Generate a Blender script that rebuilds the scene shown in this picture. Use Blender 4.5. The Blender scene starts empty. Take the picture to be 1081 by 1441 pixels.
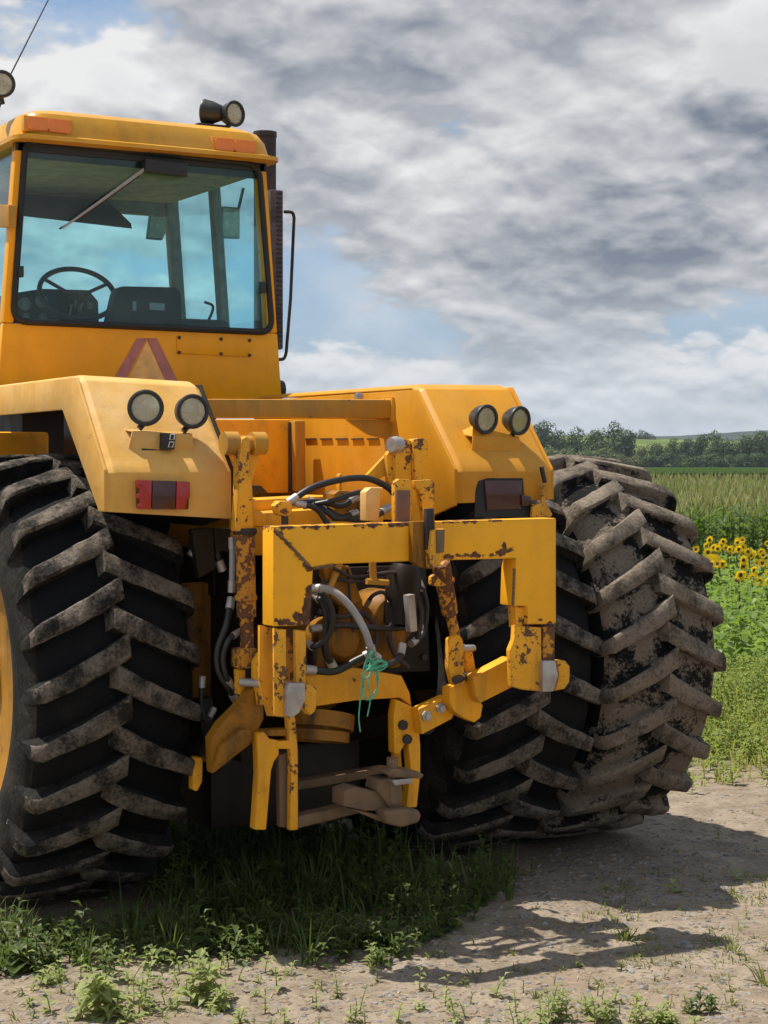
import bpy, bmesh, math, random
from mathutils import Vector, Matrix, noise as mnoise
random.seed(7)
R_ = math.radians
sc = bpy.context.scene
col = sc.collection

# ------------------------------------------------------------------ camera
TH, FPX, CX, CY, CH, HY = 0.5053, 2538.24, -3.3617, -7.2775, 1.8049, 650.17
SN, CS = math.sin(TH), math.cos(TH)
cd = bpy.data.cameras.new("camera"); cam = bpy.data.objects.new("camera", cd); col.objects.link(cam)
cam.location = (CX, CY, CH); cam.rotation_euler = (R_(90), 0, -TH)
cd.sensor_fit = 'VERTICAL'; cd.sensor_height = 36.0; cd.lens = 36.0 * FPX / 1441.0
cd.shift_y = (HY - 720.5) / 1441.0 * -1.0 * -1.0
cd.clip_start = 0.1; cd.clip_end = 9000
sc.camera = cam

# ------------------------------------------------------------------ sky, sun, exposure
SUN_TO = Vector((-0.29, 0.33, 1.0)).normalized()
SUN_EL = math.asin(SUN_TO.z); SUN_AZ = math.atan2(SUN_TO.x, SUN_TO.y)
sc.view_settings.view_transform = 'Standard'; sc.view_settings.look = 'None'
sc.view_settings.exposure = 0.55; sc.view_settings.gamma = 1.0
world = bpy.data.worlds.new("World"); sc.world = world; world.use_nodes = True
world.cycles.sampling_method = 'MANUAL'; world.cycles.sample_map_resolution = 512
cy = sc.cycles; cy.max_bounces = 8; cy.diffuse_bounces = 3; cy.glossy_bounces = 3; cy.transmission_bounces = 4; cy.volume_bounces = 0; cy.transparent_max_bounces = 12

class NT:
    """tiny node-tree helper"""
    def __init__(s, tree): s.t = tree; s.n = tree.nodes; s.l = tree.links
    def node(s, kind, **kw):
        n = s.n.new(kind)
        for k, v in kw.items(): setattr(n, k, v)
        return n
    def put(s, sock, v):
        if isinstance(v, bpy.types.NodeSocket): s.l.new(v, sock)
        elif v is not None:
            if sock.type == 'RGBA' and len(v) == 3: v = (*v, 1)
            sock.default_value = v
    def math(s, op, a, b=None, c=None, clamp=False):
        n = s.node('ShaderNodeMath', operation=op); n.use_clamp = clamp
        for i, v in enumerate((a, b, c)):
            if v is not None: s.put(n.inputs[i], v)
        return n.outputs[0]
    def vmath(s, op, a, b=None, scale=None):
        n = s.node('ShaderNodeVectorMath', operation=op)
        s.put(n.inputs[0], a)
        if b is not None: s.put(n.inputs[1], b)
        if scale is not None: s.put(n.inputs['Scale'], scale)
        return n.outputs['Value' if op in ('LENGTH', 'DOT_PRODUCT', 'DISTANCE') else 'Vector']
    def noise(s, vec, scale, detail=4, rough=.5, dist=0.0, colour=False):
        n = s.node('ShaderNodeTexNoise'); s.put(n.inputs['Vector'], vec)
        n.inputs['Scale'].default_value = scale; n.inputs['Detail'].default_value = detail
        n.inputs['Roughness'].default_value = rough; n.inputs['Distortion'].default_value = dist
        return n.outputs['Color' if colour else 'Fac']
    def ramp(s, f, a, b, ya=0.0, yb=1.0, smooth=True):
        n = s.node('ShaderNodeMapRange'); n.interpolation_type = 'SMOOTHSTEP' if smooth else 'LINEAR'
        s.put(n.inputs[0], f)
        for i, v in enumerate((a, b, ya, yb)): s.put(n.inputs[i + 1], v)
        return n.outputs[0]
    def mix(s, f, a, b, blend='MIX'):
        n = s.node('ShaderNodeMix', data_type='RGBA', blend_type=blend)
        s.put(n.inputs[0], f); s.put(n.inputs[6], a); s.put(n.inputs[7], b)
        return n.outputs[2]

def build_world():
    w = NT(world.node_tree); w.n.clear()
    out = w.node('ShaderNodeOutputWorld'); bg = w.node('ShaderNodeBackground')
    bg.inputs['Strength'].default_value = 0.08
    w.l.new(bg.outputs[0], out.inputs[0])
    sky = w.node('ShaderNodeTexSky', sky_type='NISHITA'); sky.sun_disc = False
    sky.sun_elevation = SUN_EL; sky.sun_rotation = SUN_AZ; sky.air_density = 1.0; sky.dust_density = 1.2; sky.ozone_density = 2.0
    tc = w.node('ShaderNodeTexCoord'); d = tc.outputs['Generated']
    sep = w.node('ShaderNodeSeparateXYZ'); w.l.new(d, sep.inputs[0])
    z = w.math('MAXIMUM', sep.outputs[2], 0.0)
    inv = w.math('DIVIDE', 1.0, w.math('ADD', z, 0.38))
    comb = w.node('ShaderNodeCombineXYZ'); w.l.new(sep.outputs[0], comb.inputs[0]); w.l.new(sep.outputs[1], comb.inputs[1])
    p = w.vmath('SCALE', comb.outputs[0], scale=inv)
    p = w.vmath('ADD', p, (SKY_OFF[0], SKY_OFF[1], SKY_OFF[2]))
    def lift(k): return w.vmath('ADD', p, (-SN * k, -CS * k, .2 * k))
    def dens(v, octs=3):
        big = w.noise(v, 1.5, 2, .5, .2)
        mid = w.noise(v, 4.0, 8, .55, .1)
        d_ = w.math('ADD', w.math('MULTIPLY', big, .62), w.math('MULTIPLY', mid, .52))
        warp = w.vmath('ADD', v, w.vmath('SCALE', w.noise(v, 9.0, 4, .55, 0, True), scale=.10))
        vo = w.node('ShaderNodeTexVoronoi', feature='SMOOTH_F1', voronoi_dimensions='2D'); vo.normalize = True      # round, piled-up lobes
        w.l.new(warp, vo.inputs['Vector']); vo.inputs['Scale'].default_value = 6.5; vo.inputs['Detail'].default_value = octs
        vo.inputs['Roughness'].default_value = .55; vo.inputs['Lacunarity'].default_value = 2.2; vo.inputs['Smoothness'].default_value = .35
        return w.math('SUBTRACT', d_, w.math('MULTIPLY', vo.outputs['Distance'], VW))
    a, b, c_ = dens(p), dens(lift(.03), 2), dens(lift(.13), 0)
    gap = w.math('MULTIPLY', w.ramp(z, .25, .85), .06)          # cloud thinned overhead, out of view, to cut the ambient light
    cover = w.ramp(w.math('SUBTRACT', a, gap), CLO, CHI)
    lit = w.ramp(w.math('ADD', w.math('MULTIPLY', w.math('SUBTRACT', a, b), 1.1), w.math('MULTIPLY', w.math('SUBTRACT', a, c_), .55)), -.11, .13, 0, 1, False)
    thick = w.ramp(a, CHI - .03, CHI + .2)
    soft = w.noise(w.vmath('ADD', p, (3, 7, 1)), 2.2, 3, .5, .2)
    shade = w.math('ADD', w.math('MULTIPLY', lit, .95), w.math('MULTIPLY', w.ramp(soft, .36, .64), .22))
    shade = w.math('SUBTRACT', shade, w.math('MULTIPLY', thick, .40))
    shade = w.ramp(shade, -.15, .90, 0.0, 1.0, False)
    cloud = w.mix(shade, (1.55, 1.8, 2.3), (7.4, 7.35, 7.3))
    low = w.ramp(z, .0, .12)
    cloud = w.mix(w.math('MULTIPLY', w.math('SUBTRACT', 1.0, low), .40), cloud, (5.2, 6.0, 6.9))
    veil = w.math('MULTIPLY', w.ramp(w.noise(w.vmath('ADD', p, (9, 1, 5)), 2.6, 8, .6, .3), .40, .66), .75)   # thin high cloud
    blue = w.mix(.5, sky.outputs[0], (2.2, 3.6, 5.8))
    blue = w.mix(veil, blue, (5.3, 5.8, 6.5))
    w.l.new(w.mix(w.math('MULTIPLY', cover, .97), blue, cloud), bg.inputs['Color'])
CLO, CHI, VW = .385, .455, .34
SKY_OFF = (0.4, 0.2, 3.0)
build_world()

sd = bpy.data.lights.new("sun", 'SUN'); sd.energy = 4.4; sd.angle = R_(0.55); sd.color = (1.0, .94, .84)
sun = bpy.data.objects.new("sun", sd); col.objects.link(sun)
sun.rotation_euler = SUN_TO.to_track_quat('Z', 'Y').to_euler(); sun.location = (-10, 15, 25)

# ------------------------------------------------------------------ pixel -> place helpers
CAM = Vector((CX, CY, CH))
def P(px, py, x=None, y=None, z=None):
    r = (px - 540.5) / FPX; u = (HY - py) / FPX
    d = Vector((SN + r * CS, CS - r * SN, u))
    if x is not None: t = (x - CX) / d.x
    elif y is not None: t = (y - CY) / d.y
    else: t = (z - CH) / d.z
    return CAM + d * t
def uv2xy(u, v):                      # depth along the view axis, metres to its right -> ground x, y
    return (CX + SN * u + CS * v, CY + CS * u - SN * v)
def ss(a, b, x):
    t = min(1, max(0, (x - a) / (b - a))); return t * t * (3 - 2 * t)

# ------------------------------------------------------------------ mesh builder
class MB:
    def __init__(s): s.v = []; s.f = []; s.mi = []; s.cur = 0
    def add(s, vs, fs):
        o = len(s.v); s.v += [tuple(v) for v in vs]
        for f in fs: s.f.append([i + o for i in f]); s.mi.append(s.cur)
    def box(s, c, size, rot=None):
        hx, hy, hz = (k / 2 for k in size); c = Vector(c)
        vs = [Vector((x, y, z)) for x in (-hx, hx) for y in (-hy, hy) for z in (-hz, hz)]
        if rot is not None: vs = [rot @ v for v in vs]
        s.add([c + v for v in vs], [(0, 1, 3, 2), (4, 6, 7, 5), (0, 4, 5, 1), (2, 3, 7, 6), (0, 2, 6, 4), (1, 5, 7, 3)]); return s
    def bounds(s, x0, x1, y0, y1, z0, z1):
        return s.box(((x0 + x1) / 2, (y0 + y1) / 2, (z0 + z1) / 2), (x1 - x0, y1 - y0, z1 - z0))
    def prism(s, pts, vec):
        pts = [Vector(p) for p in pts]; n = len(pts); vec = Vector(vec)
        s.add(pts + [p + vec for p in pts], [list(range(n)), list(range(2 * n - 1, n - 1, -1))] +
              [(i, i + n, (i + 1) % n + n, (i + 1) % n) for i in range(n)]); return s
    def px(s, pts, y, t):              # outline traced on the plane y, thickness t forwards
        return s.prism([P(a, b, y=y) for a, b in pts], (0, t, 0))
    def pxx(s, pts, x, t):             # outline traced on the plane x, thickness t along x
        return s.prism([P(a, b, x=x) for a, b in pts], (t, 0, 0))
    def tube(s, path, r, n=10, caps=True):
        path = [Vector(p) for p in path]; k = len(path)
        rs = r if isinstance(r, (list, tuple)) else [r] * k
        up = None; rings = []
        for i, p in enumerate(path):
            t = (path[min(i + 1, k - 1)] - path[max(i - 1, 0)]).normalized()
            if up is None: up = Vector((0, 0, 1)) if abs(t.z) < .9 else Vector((1, 0, 0))
            a = t.cross(up).normalized(); up = a.cross(t).normalized()
            rings.append([p + (a * math.cos(q) + up * math.sin(q)) * rs[i] for q in (2 * math.pi * j / n for j in range(n))])
        vs = [v for g in rings for v in g]
        fs = [(i * n + j, i * n + (j + 1) % n, (i + 1) * n + (j + 1) % n, (i + 1) * n + j) for i in range(k - 1) for j in range(n)]
        if caps: fs += [list(range(n))[::-1], list(range((k - 1) * n, k * n))]
        s.add(vs, fs); return s
    def rod(s, a, b, r, n=14): return s.tube([a, b], r, n)
    def lathe(s, prof, c, axis, n=32, closed=False):   # prof: (radius, height along axis)
        c = Vector(c); ax = Vector(axis).normalized()
        a = ax.orthogonal().normalized(); b = ax.cross(a)
        k = len(prof)
        vs = [c + ax * h + (a * math.cos(q) + b * math.sin(q)) * r for r, h in prof for q in (2 * math.pi * j / n for j in range(n))]
        m = k if closed else k - 1
        fs = [(i * n + j, i * n + (j + 1) % n, ((i + 1) % k) * n + (j + 1) % n, ((i + 1) % k) * n + j) for i in range(m) for j in range(n)]
        if not closed:
            if prof[0][0] > 1e-4: fs.append(list(range(n))[::-1])
            if prof[-1][0] > 1e-4: fs.append(list(range((k - 1) * n, k * n)))
        s.add(vs, fs); return s
    def mesh(s, name, mats, bevel=0.0, smooth=True, angle=38, seg=2, fix=True):
        me = bpy.data.meshes.new(name); me.from_pydata(s.v, [], s.f)
        mats = mats if isinstance(mats, (list, tuple)) else [mats]
        for m in mats: me.materials.append(m)
        if len(mats) > 1: me.polygons.foreach_set('material_index', s.mi)
        if fix or bevel:
            bm = bmesh.new(); bm.from_mesh(me)
            if fix:
                bmesh.ops.remove_doubles(bm, verts=bm.verts, dist=1e-5)
                bmesh.ops.recalc_face_normals(bm, faces=bm.faces)
            if bevel:
                es = [e for e in bm.edges if len(e.link_faces) == 2 and e.calc_face_angle(0) > R_(25)]
                bmesh.ops.bevel(bm, geom=es, offset=bevel, segments=seg, profile=.6, affect='EDGES', clamp_overlap=True)
            bm.to_mesh(me); bm.free()
        if smooth:
            me.shade_smooth(); me.set_sharp_from_angle(angle=R_(angle))
        return me
    def build(s, name, mats, parent=None, bevel=0.0, smooth=True, angle=38, seg=2, fix=True):
        return link(name, s.mesh(name, mats, bevel, smooth, angle, seg, fix), parent)

def link(name, me, parent=None, loc=None, rot=None):
    o = bpy.data.objects.new(name, me); col.objects.link(o)
    if parent: o.parent = parent
    if loc is not None: o.location = loc
    if rot is not None: o.rotation_euler = rot
    return o
def empty(name, parent=None, loc=(0, 0, 0)):
    o = bpy.data.objects.new(name, None); col.objects.link(o); o.location = loc; o.empty_display_size = .1
    if parent: o.parent = parent
    return o
def tag(o, label=None, cat=None, group=None, kind=None):
    for k, v in (('label', label), ('category', cat), ('group', group), ('kind', kind)):
        if v: o[k] = v
    return o
def arc(pts, n=24):                     # Catmull-Rom through the points
    pts = [Vector(p) for p in pts]; q = [pts[0] * 2 - pts[1]] + pts + [pts[-1] * 2 - pts[-2]]; out = []
    m = max(2, n // (len(pts) - 1))
    for i in range(1, len(q) - 2):
        for k in range(m):
            t = k / m; a, b, c, d = q[i - 1], q[i], q[i + 1], q[i + 2]
            out.append(.5 * ((2 * b) + (c - a) * t + (2 * a - 5 * b + 4 * c - d) * t * t + (3 * b - a - 3 * c + d) * t ** 3))
    return out + [pts[-1]]

# ------------------------------------------------------------------ materials
def mat(name):
    m = bpy.data.materials.new(name); m.use_nodes = True; t = NT(m.node_tree)
    return m, t, m.node_tree.nodes['Principled BSDF']
def wpos(t): return t.node('ShaderNodeNewGeometry').outputs['Position']
def bump(t, b, h, strength=.3, dist=.01):
    n = t.node('ShaderNodeBump'); n.inputs['Strength'].default_value = strength; n.inputs['Distance'].default_value = dist
    t.l.new(h, n.inputs['Height']); t.l.new(n.outputs[0], b.inputs['Normal'])
RUST = (.075, .035, .02)
def paint(name, base, grime=.3, rust=.0, edge=0.0, rough=.42, segs=(), fade=None, grimecol=(.16, .095, .04), scale=1.0, dent=1.0):
    """weathered paint: fading, grime, rust chips, worn edges and named rust streaks (segments in x,z metres)"""
    m, t, b = mat(name); p = wpos(t)
    n1 = t.noise(p, 2.2 * scale, 8, .6); n2 = t.noise(p, 11 * scale, 6, .6); n3 = t.noise(p, 46, 5, .6)
    c = t.mix(t.ramp(n1, .3, .7), tuple(k * .86 for k in base), tuple(min(1, k * 1.1) for k in base))
    if fade: c = t.mix(t.math('MULTIPLY', t.ramp(t.noise(t.vmath('ADD', p, (4, 2, 9)), 3.3, 7, .6), .38, .68), .75), c, fade)
    streak = t.vmath('MULTIPLY', p, (1, 1, .16))
    g = t.math('MULTIPLY', t.ramp(t.noise(streak, 9, 7, .62), .47, .74), grime)
    g = t.math('ADD', g, t.math('MULTIPLY', t.ramp(n2, .5, .8), grime * .7), clamp=True)
    c = t.mix(g, c, grimecol)
    spk = t.ramp(t.noise(p, 130, 2, .5), .66, .72)
    c = t.mix(t.math('MULTIPLY', spk, grime * 1.2, clamp=True), c, grimecol)
    scr = t.noise(t.vmath('MULTIPLY', p, (3, 3, 90)), 2.0, 3, .6)
    c = t.mix(t.math('MULTIPLY', t.ramp(scr, .68, .74), .30), c, tuple(min(1, k * 1.15 + .06) for k in base))
    rf = None
    if rust:
        rf = t.ramp(t.math('ADD', t.math('MULTIPLY', n2, .45), t.math('MULTIPLY', n3, .55)), .665 - rust * .15, .69 - rust * .15)
    if edge:
        bv = t.node('ShaderNodeBevel'); bv.samples = 4; bv.inputs['Radius'].default_value = .012
        gn = t.node('ShaderNodeNewGeometry').outputs['Normal']
        e = t.math('SUBTRACT', 1.0, t.vmath('DOT_PRODUCT', bv.outputs[0], gn))
        e = t.ramp(t.math('ADD', t.math('MULTIPLY', e, 3.0), t.math('MULTIPLY', t.math('SUBTRACT', n2, .5), 1.3)), .62 - edge * .3, .72 - edge * .3)
        rf = e if rf is None else t.math('MAXIMUM', rf, e)
    if segs:
        sp = t.node('ShaderNodeSeparateXYZ'); t.l.new(p, sp.inputs[0]); cb = t.node('ShaderNodeCombineXYZ')
        t.l.new(sp.outputs[0], cb.inputs[0]); t.l.new(sp.outputs[2], cb.inputs[1]); q = cb.outputs[0]
        best = None
        for (ax, az, bx, bz, w) in segs:
            ab = Vector((bx - ax, bz - az, 0)); L2 = max(1e-6, ab.length_squared)
            pa = t.vmath('SUBTRACT', q, (ax, az, 0))
            h = t.math('DIVIDE', t.vmath('DOT_PRODUCT', pa, tuple(ab)), L2, clamp=True)
            dd = t.vmath('LENGTH', t.vmath('SUBTRACT', pa, t.vmath('SCALE', tuple(ab), scale=h)))
            dd = t.math('SUBTRACT', dd, w); best = dd if best is None else t.math('MINIMUM', best, dd)
        wob = t.math('MULTIPLY', t.math('SUBTRACT', t.noise(p, 30, 5, .65), .5), .07)
        s_ = t.ramp(t.math('ADD', best, wob), .003, -.003)
        rf = s_ if rf is None else t.math('MAXIMUM', rf, s_)
    if rf is not None:
        rc = t.mix(t.ramp(n3, .35, .65), RUST, (.16, .075, .04))
        c = t.mix(rf, c, rc)
    t.l.new(c, b.inputs['Base Color']); b.inputs['Specular IOR Level'].default_value = .28
    r = t.math('ADD', rough, t.math('MULTIPLY', t.math('SUBTRACT', n2, .5), .35))
    if rf is not None: r = t.math('MAXIMUM', r, t.math('MULTIPLY', rf, .85))
    t.l.new(r, b.inputs['Roughness'])
    h = t.math('ADD', t.math('MULTIPLY', n2, .5), t.math('MULTIPLY', n1, 1.2))
    if rf is not None: h = t.math('SUBTRACT', h, t.math('MULTIPLY', rf, .25))
    bump(t, b, h, .22, .006 * dent)
    return m
def plain(name, colr, rough=.5, metal=0.0, var=.25, scale=12, bmp=.15):
    m, t, b = mat(name); p = wpos(t); n = t.noise(p, scale, 6, .6)
    t.l.new(t.mix(t.ramp(n, .3, .7), tuple(k * (1 - var) for k in colr), tuple(min(1, k * (1 + var)) for k in colr)), b.inputs['Base Color'])
    t.l.new(t.math('ADD', rough, t.math('MULTIPLY', t.math('SUBTRACT', n, .5), .2)), b.inputs['Roughness'])
    b.inputs['Metallic'].default_value = metal
    if bmp: bump(t, b, t.noise(p, scale * 5, 4, .6), bmp, .004)
    return m
def two_tone(name, a, bcol, scale, lo, hi, rough=.8, bmp=.5, bdist=.012, scale2=70, spec=.15):
    m, t, b = mat(name); p = wpos(t)
    n = t.noise(p, scale, 8, .62); f = t.noise(p, scale2, 6, .65)
    k = t.ramp(t.math('ADD', t.math('MULTIPLY', n, .75), t.math('MULTIPLY', f, .25)), lo, hi)
    ca = t.mix(t.ramp(f, .3, .7), tuple(q * .75 for q in a), tuple(q * 1.2 for q in a))
    cb = t.mix(t.ramp(f, .3, .7), tuple(q * .78 for q in bcol), tuple(q * 1.18 for q in bcol))
    t.l.new(t.mix(k, ca, cb), b.inputs['Base Color']); b.inputs['Roughness'].default_value = rough; b.inputs['Specular IOR Level'].default_value = spec
    bump(t, b, t.math('ADD', t.math('MULTIPLY', f, .5), n), bmp, bdist)
    return m
def glass(name, tint, gl=.06, haze=0.0, hazecol=(.6, .7, .7)):
    m, t, b = mat(name); t.n.remove(b); out = t.n['Material Output']
    tr = t.node('ShaderNodeBsdfTransparent'); tr.inputs[0].default_value = (*tint, 1)
    g = t.node('ShaderNodeBsdfGlossy'); g.inputs['Roughness'].default_value = .03
    ge = t.node('ShaderNodeNewGeometry'); fa = t.math('ABSOLUTE', t.vmath('DOT_PRODUCT', ge.outputs['Normal'], ge.outputs['Incoming']))
    fr = t.math('ADD', .02, t.math('MULTIPLY', t.math('POWER', t.math('SUBTRACT', 1.0, fa, clamp=True), 5.0), .9))
    mx = t.node('ShaderNodeMixShader'); t.l.new(t.math('ADD', fr, gl, clamp=True), mx.inputs[0])
    last = tr.outputs[0]
    if haze:
        df = t.node('ShaderNodeBsdfDiffuse'); df.inputs[0].default_value = (*hazecol, 1)
        m2 = t.node('ShaderNodeMixShader')
        t.l.new(t.math('MULTIPLY', t.ramp(t.noise(wpos(t), 4, 7, .65), .3, .75), haze), m2.inputs[0])
        t.l.new(last, m2.inputs[1]); t.l.new(df.outputs[0], m2.inputs[2]); last = m2.outputs[0]
    t.l.new(last, mx.inputs[1]); t.l.new(g.outputs[0], mx.inputs[2]); t.l.new(mx.outputs[0], out.inputs[0])
    return m
def leafmat(name, a, b_, trans=.35, rough=.5, scale=3.0):
    m, t, b = mat(name); p = wpos(t); oi = t.node('ShaderNodeNewGeometry').outputs['Random Per Island']
    n = t.noise(p, scale, 4, .6)
    f = t.math('ADD', t.math('MULTIPLY', oi, .6), t.math('MULTIPLY', t.ramp(n, .3, .7), .4))
    c = t.mix(f, a, b_); t.l.new(c, b.inputs['Base Color']); b.inputs['Roughness'].default_value = rough; b.inputs['Specular IOR Level'].default_value = .3
    tl = t.node('ShaderNodeBsdfTranslucent'); t.l.new(t.mix(.5, c, (b_[0] * 1.3, b_[1] * 1.35, b_[2] * .6)), tl.inputs[0])
    mx = t.node('ShaderNodeMixShader'); mx.inputs[0].default_value = trans
    t.l.new(b.outputs[0], mx.inputs[1]); t.l.new(tl.outputs[0], mx.inputs[2]); t.l.new(mx.outputs[0], t.n['Material Output'].inputs[0])
    return m

YEL = (.86, .39, .016)
HIT_Y = -1.46
def hz(px, py, y=HIT_Y):
    p = P(px, py, y=y); return (p.x, p.z)
def seg(a, b, w): return (*hz(*a), *hz(*b), w)
M = {}
M['cab'] = paint('cab_paint', (.90, .39, .003), grime=.12, rough=.3)
M['roof'] = paint('roof_paint', (.70, .34, .025), grime=.22, rough=.34, fade=(.70, .38, .07))
M['fadeL'] = paint('faded_fender_paint', (.70, .38, .08), grime=.3, rust=.10, rough=.6, fade=(.74, .48, .20), grimecol=(.30, .18, .07), dent=4.0)
M['fendR'] = paint('fender_paint', (.60, .26, .012), grime=.18, rough=.45, fade=(.60, .29, .035), rust=.05)
M['yellow'] = paint('machine_paint', YEL, grime=.42, rust=.22, rough=.5)
M['beam'] = paint('dull_beam_paint', (.50, .25, .03), grime=.55, rust=.2, rough=.5, grimecol=(.20, .13, .06))
M['dirty_shaded'] = paint('oily_shaded_paint', (.30, .128, .006), grime=1.0, rust=.35, rough=.5, grimecol=(.022, .014, .009))  # grimy paint, darkened further to carry the shade between the wheels
M['shade_black'] = paint('shade_black_steel', (.016, .010, .006), grime=1.0, rust=.0, rough=.5, grimecol=(.008, .007, .006))  # near-black colour stands for the shade under and inside the tractor
M['worn'] = paint('worn_link_paint', (.84, .39, .022), grime=.45, rust=.8, edge=.6, rough=.55)
M['rusty'] = paint('rusty_link_paint', (.60, .27, .025), grime=.55, rust=1.35, edge=.7, rough=.65, grimecol=(.18, .085, .035))
M['drawbar'] = paint('drawbar_rust', (.20, .13, .075), grime=.8, rust=.45, edge=.3, rough=.6, grimecol=(.075, .058, .048))
HS = [seg((387, 745), (436, 800), .008), seg((436, 830), (428, 880), .016), seg((436, 850), (436, 880), .022), seg((395, 876), (432, 880), .010), seg((418, 868), (432, 872), .016),
      seg((388, 872), (402, 880), .004), seg((385, 742), (470, 741), .006), seg((500, 739), (585, 736), .006), seg((625, 735), (705, 732), .005),
      seg((626, 783), (724, 780), .006), seg((700, 778), (722, 775), .010), seg((710, 768), (712, 778), .008), seg((741, 868), (783, 878), .0)]
M['hitch'] = paint('hitch_frame_paint', (.93, .425, .016), grime=.13, rust=.04, edge=.22, rough=.45, segs=HS)
M['black'] = plain('black_plastic', (.018, .018, .02), .45)
M['seal'] = plain('rubber_seal', (.012, .012, .013), .6)
M['hose'] = plain('hose_rubber', (.014, .014, .015), .42)
M['greyhose'] = plain('grey_hose', (.33, .33, .34), .45, var=.15)
M['steel'] = plain('worn_steel', (.42, .39, .37), .45, .55)
M['darksteel'] = plain('sooty_steel', (.045, .034, .032), .6, .3, var=.4)
M['exhaust'] = plain('rusty_exhaust', (.06, .035, .035), .7, .2, var=.4)
M['guard'] = plain('purple_brown_guard', (.11, .075, .08), .6, .3, var=.4)
M['chrome'] = plain('reflector', (.80, .77, .70), .16, 1.0, var=.05, bmp=0)
M['lens'] = glass('lamp_glass', (.93, .90, .82), .02, 1.15, (.62, .56, .44))
M['glass'] = glass('cab_glass', (.81, .965, .98), .0, .03, (.42, .52, .50))
M['mirror'] = plain('mirror_reflection_green', (.30, .34, .20), .25, 0.0, var=.3, scale=25, bmp=0)  # greenish reflection painted in as a diffuse colour
M['trim'] = plain('cab_lining', (.20, .20, .18), .75)
M['dash'] = plain('dashboard_plastic', (.016, .018, .019), .55)
M['decal'] = plain('faded_red_decal', (.42, .16, .15), .55, var=.18, scale=20)
M['decal2'] = plain('faded_orange_decal', (.78, .46, .15), .5, var=.2, scale=16)
M['twine'] = plain('green_twine', (.10, .42, .27), .6, var=.3, scale=60)
M['white'] = plain('white_lettering', (.75, .74, .7), .5, var=.05, bmp=0)
def plastic(name, c, tr=.25, rough=.25):
    m, t, b = mat(name); n = t.noise(wpos(t), 30, 4)
    t.l.new(t.mix(n, tuple(k * .75 for k in c), c), b.inputs['Base Color']); b.inputs['Roughness'].default_value = rough
    b.inputs['Coat Weight'].default_value = .4; return m
M['amber'] = plastic('amber_lens', (.95, .235, .008))
M['red'] = plastic('red_lens', (.42, .012, .012))
M['darkred'] = plastic('dark_red_lens', (.06, .008, .008))
M['rubber'] = two_tone('tyre_rubber', (.005, .005, .006), (.022, .019, .016), 6, .50, .80, .7)
M['lug'] = two_tone('dusty_lug_rubber', (.022, .020, .018), (.155, .130, .105), 9, .40, .60, .85, .9, .016)
M['lugside'] = two_tone('lug_side_rubber', (.008, .008, .008), (.035, .03, .026), 8, .42, .72, .8)
M['sidewall'] = two_tone('dusty_sidewall', (.012, .011, .010), (.055, .048, .041), 5, .40, .70, .85)
M['mudtyre'] = two_tone('muddy_tyre_rubber', (.009, .009, .009), (.185, .150, .115), 5, .46, .53, .9, .8, .02)
M['mudlug'] = two_tone('muddy_lug_rubber', (.05, .043, .036), (.20, .163, .125), 8, .32, .58, .9, .7)

# ------------------------------------------------------------------ the ground
def gz(u, v):
    """height of the ground at depth u, offset v: a level yard, then a fall to the fields"""
    e = u - 0.25 * max(-4, min(8, v - 1.5))
    z = -.10 * ss(9.5, 13, e) - .95 * ss(12, 25, e) - .55 * ss(22, 46, e)
    return z
def gxy(x, y):
    dx, dy = x - CX, y - CY
    return gz(dx * SN + dy * CS, dx * CS - dy * SN)
def rough_z(x, y):
    f = mnoise.noise(Vector((x * 1.1, y * 1.1, 3))) * .022 + mnoise.noise(Vector((x * 4.1, y * 4.1, 7))) * .011 + mnoise.noise(Vector((x * 14, y * 14, 1))) * .0075
    return f
def axis(fine0, fine1, step, lo, hi, grow):
    a = []; x = fine0
    while x < fine1: a.append(x); x += step
    a.append(fine1); s = step; x = fine1
    while x < hi: s *= grow; x += s; a.append(min(x, hi))
    s = step; x = fine0; b = []
    while x > lo: s *= grow; x -= s; b.append(max(x, lo))
    return b[::-1] + a
us = axis(4.6, 11.5, .04, -30, 2600, 1.12); vs_ = axis(-2.6, 3.4, .04, -1500, 1500, 1.12)
gv = []; gf = []
for u in us:
    for v in vs_:
        x, y = uv2xy(u, v); gv.append((x, y, gz(u, v) + (rough_z(x, y) if 3 < u < 40 and abs(v) < 15 else 0)))
nv = len(vs_)
for i in range(len(us) - 1):
    for j in range(nv - 1): gf.append((i * nv + j, i * nv + j + 1, (i + 1) * nv + j + 1, (i + 1) * nv + j))
gm = bpy.data.meshes.new('ground'); gm.from_pydata(gv, [], gf); gm.shade_smooth()
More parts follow.
